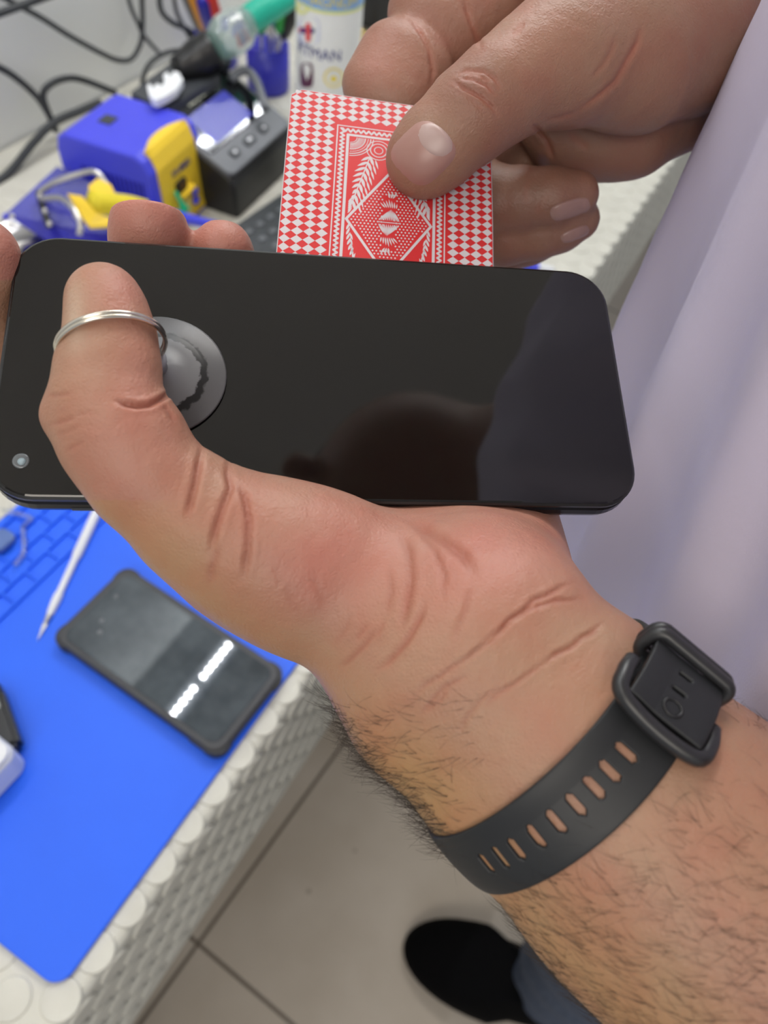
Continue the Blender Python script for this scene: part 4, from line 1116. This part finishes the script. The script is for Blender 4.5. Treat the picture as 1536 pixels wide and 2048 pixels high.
# ---- clothes
shirt_m = mat('white_jersey', (0.58, 0.53, 0.665), 0.85, bump=(1400, 0.25, 0.0003))
def torso(name, z0, z1, prof, m, folds, n=300, nz=110, th=0.0016):
    V = []; Fc = []
    for i in range(nz):
        z = z0+(z1-z0)*i/(nz-1)
        a, b, cy, cx = [np.interp(z, prof[0], q_) for q_ in prof[1:]]
        for j in range(n):
            t = 2*math.pi*j/n
            f_ = folds(t, z)
            V.append((cx+(a+f_)*math.cos(t)-PO[0], cy+(b+f_)*math.sin(t)-PO[1], z))
    for i in range(nz-1):
        for j in range(n): Fc.append((i*n+j, i*n+(j+1) % n, (i+1)*n+(j+1) % n, (i+1)*n+j))
    o = mesh_obj(name, V, Fc, m, person, True)
    s = o.modifiers.new('thickness', 'SOLIDIFY'); s.thickness = th; s.offset = -1
    return o
def sfold(t, z):
    # hanging folds drifting with height; t = 90 deg faces the bench, 180 deg the lens side
    lowz = min(max((1.42-z)/0.35, 0), 1)
    q_ = t+(z-1.2)*(0.9+0.5*math.sin(3*t))
    def ridge(x, sharp): return math.exp(sharp*(math.cos(x)-1))
    f_ = 0.012*ridge(5*q_+0.5, 9.0)+0.009*ridge(8*q_+2.1+2*z, 7.0)-0.007*ridge(7*q_-1.0-3*z, 8.0)+0.007*ridge(6*t+5*z, 14.0)+0.003*math.sin(22*q_+5*z)
    return f_*(0.35+0.65*lowz)-0.003
prof_s = ((0.88, 0.90, 1.10, 1.30, 1.40, 1.46, 1.50), (.200, .200, .196, .200, .190, .13, .085), (.150, .150, .147, .146, .135, .10, .075), (TY, TY, TY, TY, TY-.005, TY-.015, TY-.02), (TX, TX, TX, TX, TX, TX, TX))
torso('t_shirt', 0.90, 1.50, prof_s, shirt_m, sfold)['label'] = 'white cotton T-shirt hanging in soft folds'
shl, shr = np.array((TX-.17, TY-.03, 1.43)), np.array((TX+.17, TY-.03, 1.43))
tube('shirt_sleeve', [shl-PO+(0.05, 0, 0.01), (shl*.8+el_l*.2)-PO, (shl*.45+el_l*.55)-PO], [.078, .072, .068], shirt_m, person, n=14, k=28)
tube('shirt_sleeve', [shr-PO-(0.05, 0, -0.01), (shr*.8+el_r*.2)-PO, (shr*.45+el_r*.55)-PO], [.078, .072, .068], shirt_m, person, n=14, k=28)
jean_m = mat('blue_denim', (0.035, 0.05, 0.09), 0.85, noise=(220, (0.07, 0.095, 0.15)), bump=(1200, 0.4, 0.0004))
jb = Body()
jb.add(wchain([(TX, TY-.03, .90, .165, .13), (TX, TY-.03, .84, .16, .13)]))
for sx, kx in ((-.085, .205), (.085, .43)):
    jb.add(wchain([(TX+sx, TY-.03, .84, .098), (kx*.6+(TX+sx)*.4+.02, TY-.10, .50, .070), (kx+.045, TY-.14, .09, .058)]), 0.03)
D_, lo_ = jb.grid((.0, -.42, .0), (.62, .12, 1.06), 0.006, 0.03)
JV, JQ = surface_nets(D_, lo_, 0.006); JV = relax(JV, JQ, 2)
JV = JV+vnormals(JV, JQ)*(0.003*np.sin(JV[:, 2]*60+5*np.sin(JV[:, 0]*30)))[:, None]
jo = mesh_obj('jeans', JV-PO, JQ, jean_m, person, True); jo['label'] = 'faded blue denim jeans'
shoe_m = mat('black_shoe', (0.0025, 0.0025, 0.003), 0.9, spec=0.08)
sole_m = mat('black_sole', (0.010, 0.010, 0.011), 0.6)
def shoe(toe, heel, w):
    toe = np.array(toe, float); heel = np.array(heel, float); d = toe-heel; L = np.linalg.norm(d); d /= L; sdv = np.array((-d[1], d[0]))
    rings = []
    N = 40
    for zi, (z, ins, cut) in enumerate(((0.0, .004, 0), (.012, 0, 0), (.022, .001, 0), (.04, .003, .01), (.06, .010, .045), (.075, .018, .09), (.088, .024, .125), (.092, .034, .135))):
        ring = []
        for j in range(N):
            a = 2*math.pi*j/N; c_, s_ = math.cos(a), math.sin(a)
            x = (L/2)*math.copysign(abs(c_)**0.85, c_); y = s_*w/2*(1.0 if c_ > 0 else 0.80)
            x = x*(1-2*ins/L)
            if c_ > 0: x *= (1-cut/L*1.9)
            y *= (1-2*ins/w)
            p = (toe[:2]+heel[:2])/2+d[:2]*x+sdv*y
            ring.append((p[0]-PO[0], p[1]-PO[1], z))
        rings.append(ring)
    V, Fc = loft(rings)
    o = mesh_obj('shoe', V, Fc, shoe_m, person, True); o['label'] = 'plain black shoe'
    return o
shoe((.190, -.060, 0), (.256, -.340, 0), .126)
shoe((.375, -.060, 0), (.445, -.340, 0), .112)
hb = Body(); hb.add(wchain([(.205, -.045, 1.625, .098, .098), (.185, -.050, 1.68, .106, .106)]))
hb.add(wchain([(.155, .075, 1.53, .05), (.15, .085, 1.62, .055)]), 0.01, 'sub')
D_, lo_ = hb.grid((.05, -.20, 1.45), (.35, .12, 1.85), 0.006, 0.03)
HV2, HQ2 = surface_nets(D_, lo_, 0.006); mesh_obj('hair', relax(HV2, HQ2, 2)-PO, HQ2, hair_m, person, True)

# ------------------------------------------------------------------ the held phone
r1 = np.array([.986, .010, .163]); r1 /= np.linalg.norm(r1)
r2 = np.array([.054, .943, -.328]); r2 -= r1*(r1@r2); r2 /= np.linalg.norm(r2)
tt = np.array([-.0947, -.0720, .1938]); PW, PH = .161, .073
cph = tt+r1*PW/2+r2*PH/2
Xw = RM@r1; Yw = -(RM@r2); Zw = np.cross(Xw, Yw)
hp = frame_thing('smartphone', W(cph), Xw, Yw, Zw, 'large black smartphone held level in the hand, screen up and switched off', 'phone')
frame_m = mat('black_metal_frame', (0.012, 0.012, 0.016), 0.22, 0.6)
glass_m = mat('black_screen_glass', (0.0025, 0.0022, 0.0024), 0.04, spec=0.62)
def pslab(name, w, h, zs_, r, m, par=hp):
    rings = [[(x, y, z) for x, y in rrect(w-2*i, h-2*i, r-i, 10)] for i, z in zs_]
    V, Fc = loft(rings); return mesh_obj(name, V, Fc, m, par)
pslab('back_shell', PW+.0010, PH+.0010, [(.0030, -.0088), (.0012, -.0083), (.0003, -.0070), (0, -.0052), (.0003, -.0032), (.0010, -.0026)], .0115, frame_m)
pslab('screen_rim', PW, PH, [(.0004, -.0023), (0, -.0018), (0, -.0007), (.0005, -.0003)], .0110, mat('screen_rim_plastic', (0.008, 0.008, 0.009), 0.35))
pslab('screen', PW-.0012, PH-.0012, [(0, -.0006), (.0000, -.0002), (.0004, 0)], .0104, glass_m)
u0, v0 = .0125, PH-.0110         # punch-hole camera in the near left corner
def php(px, py):                 # pixel -> phone plane coordinates
    v = np.array([(px-768)/F, (py-1024)/F, 1.0]); nn_ = np.cross(r1, r2)
    p = v*((tt@nn_)/(v@nn_))-cph
    return p@r1, -(p@r2)
cx_, cy_ = php(42, 922)
lathe('front_camera', [(.0019, 0), (.0019, .00012), (.0015, .00015), (.0002, .00015)], mat('camera_glass', (0.10, 0.11, 0.12), 0.08, spec=0.9), hp, 24, origin=(cx_, cy_, 0))
lathe('front_camera_lens', [(.0009, 0), (.0009, .0003), (.0002, .0004)], mat('camera_lens', (0.28, 0.36, 0.40), 0.1), hp, 16, origin=(cx_+.0002, cy_-.0002, 0))
bx_, by_ = php(915, 1016)
bm_obj('side_button', box_bm(bx_-.006, -PH/2-.0011, -.0062, bx_+.006, -PH/2, -.0042, .0003), frame_m, hp)
bm_obj('port_slot', box_bm(-.062, -PH/2-.0008, -.0060, -.056, -PH/2, -.0048, .0002), M['dark_grey'], hp)

# ------------------------------------------------------------------ suction cup with its pull ring
sx_, sy_ = php(316, 752)
rot = Matrix((( *Xw, 0), (*Yw, 0), (*Zw, 0), (0, 0, 0, 1))).transposed()
scw = W(cph)+Xw*sx_+Yw*sy_
sc = frame_thing('suction_cup', scw+Zw*.0003, Xw, Yw, Zw, 'clear round suction cup stuck on the held phone, its metal ring round the thumb', 'suction cup')
def cup_material():
    m = mat('smoky_clear_vinyl', (0.10, 0.10, 0.105), 0.30, spec=0.25)
    nt = m.node_tree; b = nt.nodes['Principled BSDF']
    tc = nt.nodes.new('ShaderNodeTexCoord'); ln = nt.nodes.new('ShaderNodeVectorMath'); ln.operation = 'LENGTH'
    nt.links.new(tc.outputs['Object'], ln.inputs[0])
    n = nt.nodes.new('ShaderNodeTexNoise'); n.inputs['Scale'].default_value = 420; n.inputs['Detail'].default_value = 5
    nt.links.new(tc.outputs['Object'], n.inputs['Vector'])
    a = nt.nodes.new('ShaderNodeMath'); a.operation = 'MULTIPLY_ADD'; a.inputs[1].default_value = 0.0032; 
    nt.links.new(n.outputs['Fac'], a.inputs[0]); nt.links.new(ln.outputs['Value'], a.inputs[2])
    r = nt.nodes.new('ShaderNodeValToRGB'); r.color_ramp.interpolation = 'LINEAR'
    mr = nt.nodes.new('ShaderNodeMapRange'); mr.inputs[1].default_value = 0.0; mr.inputs[2].default_value = 0.02
    nt.links.new(a.outputs[0], mr.inputs[0]); nt.links.new(mr.outputs[0], r.inputs['Fac'])
    els = r.color_ramp.elements
    els[0].position = 0.0; els[0].color = (0.22, 0.22, 0.23, 1)
    els[1].position = 0.58; els[1].color = (0.15, 0.15, 0.155, 1)
    for p, c in ((0.60, 0.016), (0.665, 0.016), (0.69, 0.085), (1.0, 0.095)):
        e = els.new(p); e.color = (c, c*0.98, c*1.02, 1)
    nt.links.new(r.outputs['Color'], b.inputs['Base Color'])
    return m
cupm = cup_material()
lathe('disc', [(.0166, 0), (.0168, .0003), (.0164, .0006), (.0118, .0008), (.0114, .0010), (.0085, .0014), (.0055, .0022), (.0035, .0032), (.0022, .0040), (.0001, .0041)], cupm, sc, 56)
lathe('knob', [(.0028, .0040), (.0022, .0055), (.0030, .0068), (.0030, .0078), (.0018, .0085), (.0001, .0086)], mat('cup_knob_vinyl', (0.30, 0.31, 0.33), 0.2), sc, 24)
# split ring round the thumb
Rc = Pc(224, 692, .1715)
maj = Pc(330, 668, .1735)-Pc(122, 716, .1705); Rr = np.linalg.norm(maj)/2; maj /= np.linalg.norm(maj)
vv = np.array((-.03, -.30, -.95)); vv -= maj*(maj@vv); vv /= np.linalg.norm(vv); axn = np.cross(maj, vv)
iw = Matrix(sc.matrix_world).inverted()
for k_, off in enumerate((-.00045, .00055)):
    pts = []
    for j in range(72):
        a = 2*math.pi*j/72
        p = Rc+Rr*(maj*math.cos(a)+vv*math.sin(a)*1.0)+axn*off
        q_ = iw@Vector(W(p)); pts.append((q_.x, q_.y, q_.z))
    ro = tube('pull_ring', pts, .00052, M['silver_ring'], sc, k=12, closed=True, raw=True)
    if k_ == 0: ro['label'] = 'silver split ring'

# ------------------------------------------------------------------ playing card
TLc, TRc = Pc(583, 176, .2290), Pc(979, 233, .2390)
BLc, BRc = Pc(553, 497, .2070), Pc(987, 533, .2165)
card_o = (TLc+TRc+BLc+BRc)/4
cX = RM@((TRc-TLc)+(BRc-BLc)); cX /= np.linalg.norm(cX)
cY = RM@((TLc-BLc)+(TRc-BRc)); cY -= cX*(cX@cY); cY /= np.linalg.norm(cY); cZ = np.cross(cX, cY)
CDm = frame_thing('playing_card', W(card_o), cX, cY, cZ, 'red and white checked playing card held by the thumb and wedged into the phone', 'playing card')
ci = Matrix(CDm.matrix_world).inverted()
def cpos(u, v, off=0.0):         # u 0..63, v 0..88 mm -> the card's own frame
    s = u/63.0; t = v/56.8
    p = (TLc*(1-s)+TRc*s)*(1-t)+(BLc*(1-s)+BRc*s)*t
    # slight bow of the card between thumb and phone
    nz_ = np.cross(TRc-TLc, BLc-TLc); nz_ /= np.linalg.norm(nz_)
    bow = 0.0008*math.sin(math.pi*min(max(t, 0), 1))*(1 if t < 1 else 0)
    p = p-nz_*(off+bow)
    q_ = ci@Vector(W(p)); return (q_.x, q_.y, q_.z)
VM = 64.0
card_paper = mat('card_paper', (0.56, 0.53, 0.545), 0.5, spec=0.25)
card_red = mat('card_red_ink', (0.55, 0.028, 0.03), 0.5, spec=0.2)
card_white = mat('card_white_ink', (0.57, 0.535, 0.555), 0.5, spec=0.2)
def rr_card(ins, r):
    pts = []
    for cx__, cy__, a0 in ((63-ins-r, VM-ins-0.01, 0), (ins, VM-ins-0.01, 0)):
        pts.append((63-ins if cx__ > 30 else ins, VM))
    for k in range(9): a = math.radians(180+90*k/8); pts.append((ins+r+r*math.cos(a), ins+r+r*math.sin(a)))
    for k in range(9): a = math.radians(270+90*k/8); pts.append((63-ins-r+r*math.cos(a), ins+r+r*math.sin(a)))
    return pts
def grid_fill(ins, r, off, m, name, par, th=0.0):
    nu, nv = 24, 26; V = []; Fc = []
    for j in range(nv+1):
        v = ins+(VM-ins)*j/nv
        inset = ins
        if v < ins+r: inset = ins+r-math.sqrt(max(r*r-(ins+r-v)**2, 0))
        for i in range(nu+1):
            u = inset+(63-2*inset)*i/nu; V.append(cpos(u, v, off))
    for j in range(nv):
        for i in range(nu): a = j*(nu+1)+i; Fc.append((a, a+nu+1, a+nu+2, a+1))
    o = mesh_obj(name, V, Fc, m, par, True)
    if th: s = o.modifiers.new('thickness', 'SOLIDIFY'); s.thickness = th; s.offset = -1
    return o
# finer rows at the rounded corners
grid_fill(0, 3.2, 0.0, card_paper, 'card_stock', CDm, 0.0003)
grid_fill(0.25, 3.0, 0.00003, card_red, 'red_print', CDm)
PV = []; PF = []
def poly(pts, off=0.00006):
    n0 = len(PV)
    for u, v in pts: PV.append(cpos(u, v, off))
    PF.append(tuple(range(n0, n0+len(pts))))
def strip(pts, w, off=0.00006, closed=False):
    P = np.array(pts, float); n_ = len(P)
    for i in range(n_ if closed else n_-1):
        a, b = P[i], P[(i+1) % n_]; d = b-a; L = np.linalg.norm(d)
        if L < 1e-6: continue
        nn_ = np.array((-d[1], d[0]))/L*w/2; e = d/L*w*0.3
        a = a-e; b = b+e; ks = max(1, int(L/2.0))
        for q_ in range(ks):
            c0_ = a+(b-a)*q_/ks; c1_ = a+(b-a)*(q_+1)/ks
            poly([c0_+nn_, c1_+nn_, c1_-nn_, c0_-nn_], off)
def leaf(a, b, w, off=0.00006):
    a = np.array(a, float); b = np.array(b, float); d = b-a; nn_ = np.array((-d[1], d[0]))/np.linalg.norm(d)
    L_ = [a+d*t+nn_*w*math.sin(math.pi*t**0.8)*0.5 for t in np.linspace(0, 1, 7)]
    R_ = [a+d*t-nn_*w*math.sin(math.pi*t**0.8)*0.5 for t in np.linspace(1, 0, 7)[1:-1]]
    poly(L_+R_, off)
p_, q__ = 3.5, 2.62
fu0, fu1, fv0 = 14.6, 48.4, 12.0
for i in range(0, 19):
    for j in range(0, 27):
        u = (i+.5)*p_; v = (j+.5)*q__-0.3
        if v > VM-2: continue
        if u > 62.6 or v < 0.8: continue
        for (uu, vv_) in ((u, v),):
            if fu0-1.2 < uu < fu1+1.2 and vv_ > fv0-1.2: continue
            pts = [(uu-p_/2, vv_), (uu, vv_-q__/2), (uu+p_/2, vv_), (uu, vv_+q__/2)]
            lim = 0.3+(3.0-math.sqrt(max(9-(3.3-max(vv_, .3))**2, 0)) if vv_ < 3.3 else 0)
            if uu-p_/2 < lim or uu+p_/2 > 63-lim or vv_-q__/2 < 0.3:
                pts = [(min(max(a, lim), 63-lim), max(b, 0.3)) for a, b in pts]
            if fu0 < uu < fu1 and vv_+q__/2 > fv0: pts = [(a, min(b, fv0)) for a, b in pts]
            poly(pts)
# frame: outer hairline, zigzag, white band
strip([(fu0+.25, VM), (fu0+.25, fv0+.25), (fu1-.25, fv0+.25), (fu1-.25, VM)], .38)
zz = []
v = VM
for k in range(int((VM-fv0-1.2)/0.75)): zz.append((fu0+1.25 if k % 2 else fu0+2.35, VM-k*0.75))
zz.append((fu0+1.3, fv0+1.3))
for k in range(int((fu1-fu0-3)/0.8)): zz.append((fu0+1.8+k*0.8, fv0+(2.35 if k % 2 else 1.25)))
zz.append((fu1-1.3, fv0+1.3))
for k in range(int((VM-fv0-1.2)/0.75)): zz.append((fu1-1.25 if k % 2 else fu1-2.35, fv0+1.6+k*0.75))
strip(zz, .62)
strip([(fu0+3.5, VM), (fu0+3.5, fv0+3.5), (fu1-3.5, fv0+3.5), (fu1-3.5, VM)], .85)
iu0, iu1, iv0 = fu0+4.3, fu1-4.3, fv0+4.3
cu, cv_ = 31.5, 45.4
hw, hh_ = (iu1-iu0)/2-0.1, 17.5
strip([(cu, cv_-hh_), (cu+hw, cv_), (cu, cv_+hh_), (cu-hw, cv_)], .8, closed=True)
# dots inside the lozenge
for i in range(-14, 15):
    for j in range(-18, 19):
        u = cu+i*1.1+(0.55 if j % 2 else 0); v = cv_+j*0.95
        if abs(u-cu)/(hw-.9)+abs(v-cv_)/(hh_-1.2) > 0.98 or v > VM-1: continue
        if abs(v-cv_) < 9.5 and abs(u-cu) < 1.2+0.28*abs(v-cv_)*(0.9 if abs(v-cv_) < 7 else 0.3): continue
        poly([(u-.33, v), (u, v-.33), (u+.33, v), (u, v+.33)])
# mirrored plume ornament in the middle
for sg in (-1, 1):
    for k in range(-5, 6):
        a = math.radians(k*9); b0_ = (cu+k*0.08, cv_+sg*4.6); 
        leaf((cu+k*0.62, cv_+sg*0.5), (cu+k*0.22-0.5*sg, cv_+sg*(4.6-0.22*abs(k))), 0.40)
    for k in range(-3, 4):
        leaf((cu+k*0.55-.4*sg, cv_+sg*4.9), (cu+k*0.85+0.3*sg, cv_+sg*(8.0-0.45*abs(k))), 0.45)
    for k in (-1, 0, 1): leaf((cu+k*0.5-.4*sg, cv_+sg*8.3), (cu+k*1.3-.9*sg, cv_+sg*10.6), 0.6)
strip([(cu-3.4, cv_), (cu+3.4, cv_)], .28)
# corners: rays and rings, and leafy sprays along the lozenge
for su in (-1, 1):
    c0 = (iu0, iv0) if su < 0 else (iu1, iv0)
    for rad, w in ((2.0, .25), (4.6, .3), (6.2, .35), (7.0, .3)):
        strip([(c0[0]-su*rad*math.cos(a), c0[1]+rad*math.sin(a)) for a in np.linspace(0, math.pi/2, 14)], w)
    for a in np.linspace(0.04, math.pi/2-0.04, 15):
        strip([(c0[0]-su*2.4*math.cos(a), c0[1]+2.4*math.sin(a)), (c0[0]-su*4.4*math.cos(a), c0[1]+4.4*math.sin(a))], .2)
    for a in np.linspace(0.04, math.pi/2-0.04, 18):
        rr_ = 5.4; uu, vv_ = c0[0]-su*rr_*math.cos(a), c0[1]+rr_*math.sin(a)
        poly([(uu-.22, vv_), (uu, vv_-.22), (uu+.22, vv_), (uu, vv_+.22)])
    # ring between the sprays at the top centre
    for rad, w in ((1.3, .3), (2.5, .35), (3.6, .3)):
        strip([(cu+su*3.9+rad*math.cos(a), iv0+3.9+rad*math.sin(a)) for a in np.linspace(0, 2*math.pi, 22)], w)
    # spray
    s0 = np.array((cu+su*6.4, iv0+6.6)); s1 = np.array((cu+su*(hw-1.4), cv_-5.5))
    strip([s0, s1], .35)
    for t in np.linspace(0.0, 0.95, 9):
        c_ = s0+(s1-s0)*t
        leaf(c_, c_+np.array((su*(1.2+2.2*math.sin(math.pi*min(t+.25, 1))), 1.9)), .95); leaf(c_, c_+np.array((-su*1.3*(1-0.3*t), 3.6)), .95)
        leaf(c_+np.array((-su*1.6, 1.0)), c_+np.array((-su*2.6, 4.4)), .6)
    for t in np.linspace(0, 1, 6):
        leaf((cu+su*(hw-0.3), cv_-5.5+t*3.6), (cu+su*(hw-1.5), cv_-7.5+t*3.6), .5)
    # lower corner
    for t in np.linspace(0, 1, 9):
        b0_ = np.array((cu+su*(hw-.2-6*t*t*0.6), cv_+3.6+t*13))
        if b0_[1] < VM-2: leaf(b0_, b0_+np.array((-su*1.0, -2.6)), .7); leaf(b0_+(su*-1.2, 1), b0_+np.array((-su*2.0, 3.2)), .6)
mesh_obj('white_print', PV, PF, card_white, CDm)

# ------------------------------------------------------------------ wrist strap
sC = Pc(1115, 1497, .1678); su_ = np.array((.715, -.70, 0.0)); sw_ = np.array((0, 0, 1.0)); sa_ = np.array((.70, .715, 0.0))
sa_ = sa_/np.linalg.norm(sa_); su_ = su_/np.linalg.norm(su_)
def skin_radius(c, d, n=40):
    lo = np.full(len(c), 0.008); hi = np.full(len(c), 0.060)
    for _ in range(22):
        m_ = (lo+hi)/2; v = LH.eval_pts(c+d*m_[:, None], 0.03)
        ins = v < 0; lo = np.where(ins, m_, lo); hi = np.where(ins, hi, m_)
    return (lo+hi)/2
NT = 240
th = np.linspace(0, 2*math.pi, NT, endpoint=False)    # 0 = right side, 90 deg = towards the lens
dirs = np.cos(th)[:, None]*su_-np.sin(th)[:, None]*sw_
half = .0077
TT = np.linspace(-half, half, 7)
RAD = np.stack([skin_radius(sC+sa_*t+np.zeros((NT, 3)), dirs) for t in TT], 1)
k5 = np.ones(9)/9
for c in range(7):
    r_ = np.r_[RAD[-8:, c], RAD[:, c], RAD[:8, c]]; RAD[:, c] = np.convolve(r_, k5, 'same')[8:-8]
RAD = np.maximum(RAD, RAD.mean(1, keepdims=True)*0.985)+0.0007
ctr_pts = sC+dirs*RAD[:, 3:4]
arc = np.r_[0, np.cumsum(np.linalg.norm(np.diff(np.vstack([ctr_pts, ctr_pts[:1]]), axis=0), axis=1))]; SLEN = arc[-1]
def SP(s, t, off=0.0):
    """point on the strap: s = arc from the right side over the lens side, t = across, off = outward"""
    f_ = np.interp(s % SLEN, arc, np.arange(NT+1)); i = int(f_) % NT; fr = f_-int(f_); j = (i+1) % NT
    tt_ = min(max((t+half)/(2*half)*6, 0), 6); a = min(int(tt_), 5); ft = tt_-a
    r_ = lambda q_: RAD[q_, a]*(1-ft)+RAD[q_, a+1]*ft
    d0 = dirs[i]*(1-fr)+dirs[j]*fr; d0 = d0/np.linalg.norm(d0)
    return sC+sa_*t+d0*(r_(i)*(1-fr)+r_(j)*fr+off)
def SPX(s): p = SP(s, 0); return np.array((768+F*p[0]/p[2], 1024+F*p[1]/p[2]))
ss = np.linspace(0, SLEN*0.55, 600); sp_px = np.array([SPX(s) for s in ss])
def s_at(px, py): return ss[np.argmin(((sp_px-(px, py))**2).sum(1))]
WT = thing('wristband', W(sC), 'black rubber wristband with oval slots and a double loop buckle', 'wristband')
WO = W(sC)
holes = [(974, 1729), (997, 1706), (1022, 1678), (1054, 1645), (1087, 1611), (1120, 1574), (1152, 1539), (1183, 1507), (1214, 1474)]
hs_ = [s_at(*p) for p in holes]
def band(name, s0, s1, hw_, off, th_, cuts, m, par, tip=False, ds=.0003, dt=.0003):
    ns = int(abs(s1-s0)/ds)+1; ntt = int(2*hw_/dt)+1
    S_ = np.linspace(s0, s1, ns); T_ = np.linspace(-hw_, hw_, ntt)
    V = []; Fc = []
    for s in S_:
        for t in T_:
            e = abs(t)/hw_
            V.append(W(SP(s, t, off-0.0004*e**6))-WO)
    for i in range(ns-1):
        for j in range(ntt-1):
            s = (S_[i]+S_[i+1])/2; t = (T_[j]+T_[j+1])/2
            if any(c(s, t) for c in cuts): continue
            if tip and (s-(min(s0, s1)+.006))**2+0*t < 0: continue
            a = i*ntt+j; Fc.append((a, a+1, a+ntt+1, a+ntt))
    o = mesh_obj(name, V, Fc, m, par, True)
    s_ = o.modifiers.new('thickness', 'SOLIDIFY'); s_.thickness = th_; s_.offset = 1.0
    return o
def slot(sc_, hl=.0025, hw_=.00088):
    def f_(s, t):
        ds_ = abs(s-sc_)/hw_; dt_ = max(abs(t)-(hl-hw_), 0)/hw_
        return ds_*ds_+dt_*dt_ < 1 or (abs(t) < hl-hw_ and ds_ < 1)
    return f_
strap_m = mat('black_strap_rubber', (0.013, 0.014, 0.016), 0.5, bump=(2500, 0.12, 0.00012), spec=0.45)
s_b1 = s_at(1268, 1430); s_b2 = 0.002
s_last = hs_[0]
main = band('strap', s_b1-.004, SLEN*0.60, half, .0002, .0017, [slot(s) for s in hs_], strap_m, WT)
band('strap_far_side', SLEN*0.60, SLEN+s_b1-.004, half, .0002, .0017, [], strap_m, WT)
# tail lying over the buckle, with a slot, a faint slot and the pin eye
s_t0 = s_b1-.0005; s_t1 = s_b1-.0130
tail = band('strap_tail', s_t0+.0005, s_t1, .0079, .0030, .0019, [slot(s_b1-.0062, .0017, .0006), slot(s_b1-.0098, .0015, .0005)], strap_m, WT)
def ringloop(name, sc_, hw_, o0_, o1_, ls, rad, m):
    """rectangular loop standing across the strap"""
    pts = []
    for x, y in rrect(2*hw_, o1_-o0_, min((o1_-o0_)/2*0.95, .0022), 6):
        pts.append(W(SP(sc_, x, (o0_+o1_)/2+y))-WO)
    o = tube(name, pts, rad, m, WT, k=12, closed=True, raw=True)
    return o
def bar_along(name, pts, w_, h_, m):
    """rounded bar through (s,t,off) points"""
    P = [W(SP(*p))-WO for p in pts]
    return tube(name, P, [w_]*len(P), m, WT, n=40, k=14)
buck = mat('black_buckle_plastic', (0.018, 0.018, 0.020), 0.35)
# pin buckle: U shaped frame round the lower end of the tail
bar_along('buckle', [(s_b1-.0068, -.0100, .0018), (s_b1-.0030, -.0104, .0026), (s_b1+.0012, -.0088, .0034), (s_b1+.0022, 0, .0040), (s_b1+.0012, .0088, .0034), (s_b1-.0030, .0104, .0026), (s_b1-.0068, .0100, .0018)], .0017, .001, buck)
ringloop('keeper_loop', s_b1-.0135, .0092, -.0008, .0058, 0, .0015, buck)
ringloop('keeper_loop_inner', s_b1-.0155, .0092, -.0008, .0054, 0, .0014, buck)
# pin eye moulded on the tail
pts = []
for j in range(24):
    a = 2*math.pi*j/24; pts.append(W(SP(s_b1-.0025+.0014*math.cos(a), .0019*math.sin(a), .0050))-WO)
tube('pin_eye', pts, .00035, M['black'], WT, k=8, closed=True, raw=True)
# tracker capsule on the back of the wrist
cpt = sC-dirs[int(NT*0.25)]*0.0
far = int(NT*0.75); cpos_ = sC+dirs[far]*(RAD[far, 3]+.006)
Xc = RM@su_; Zc = RM@dirs[far]; Yc = np.cross(Zc, Xc)
cap_o = slab('tracker_capsule', .036, .021, -.005, .006, .008, buck, WT, .003)
mm = Matrix.Identity(4)
for i in range(3): mm[i][0] = Xc[i]; mm[i][1] = Yc[i]; mm[i][2] = Zc[i]; mm[i][3] = (W(cpos_)-WO)[i]
cap_o.matrix_local = mm
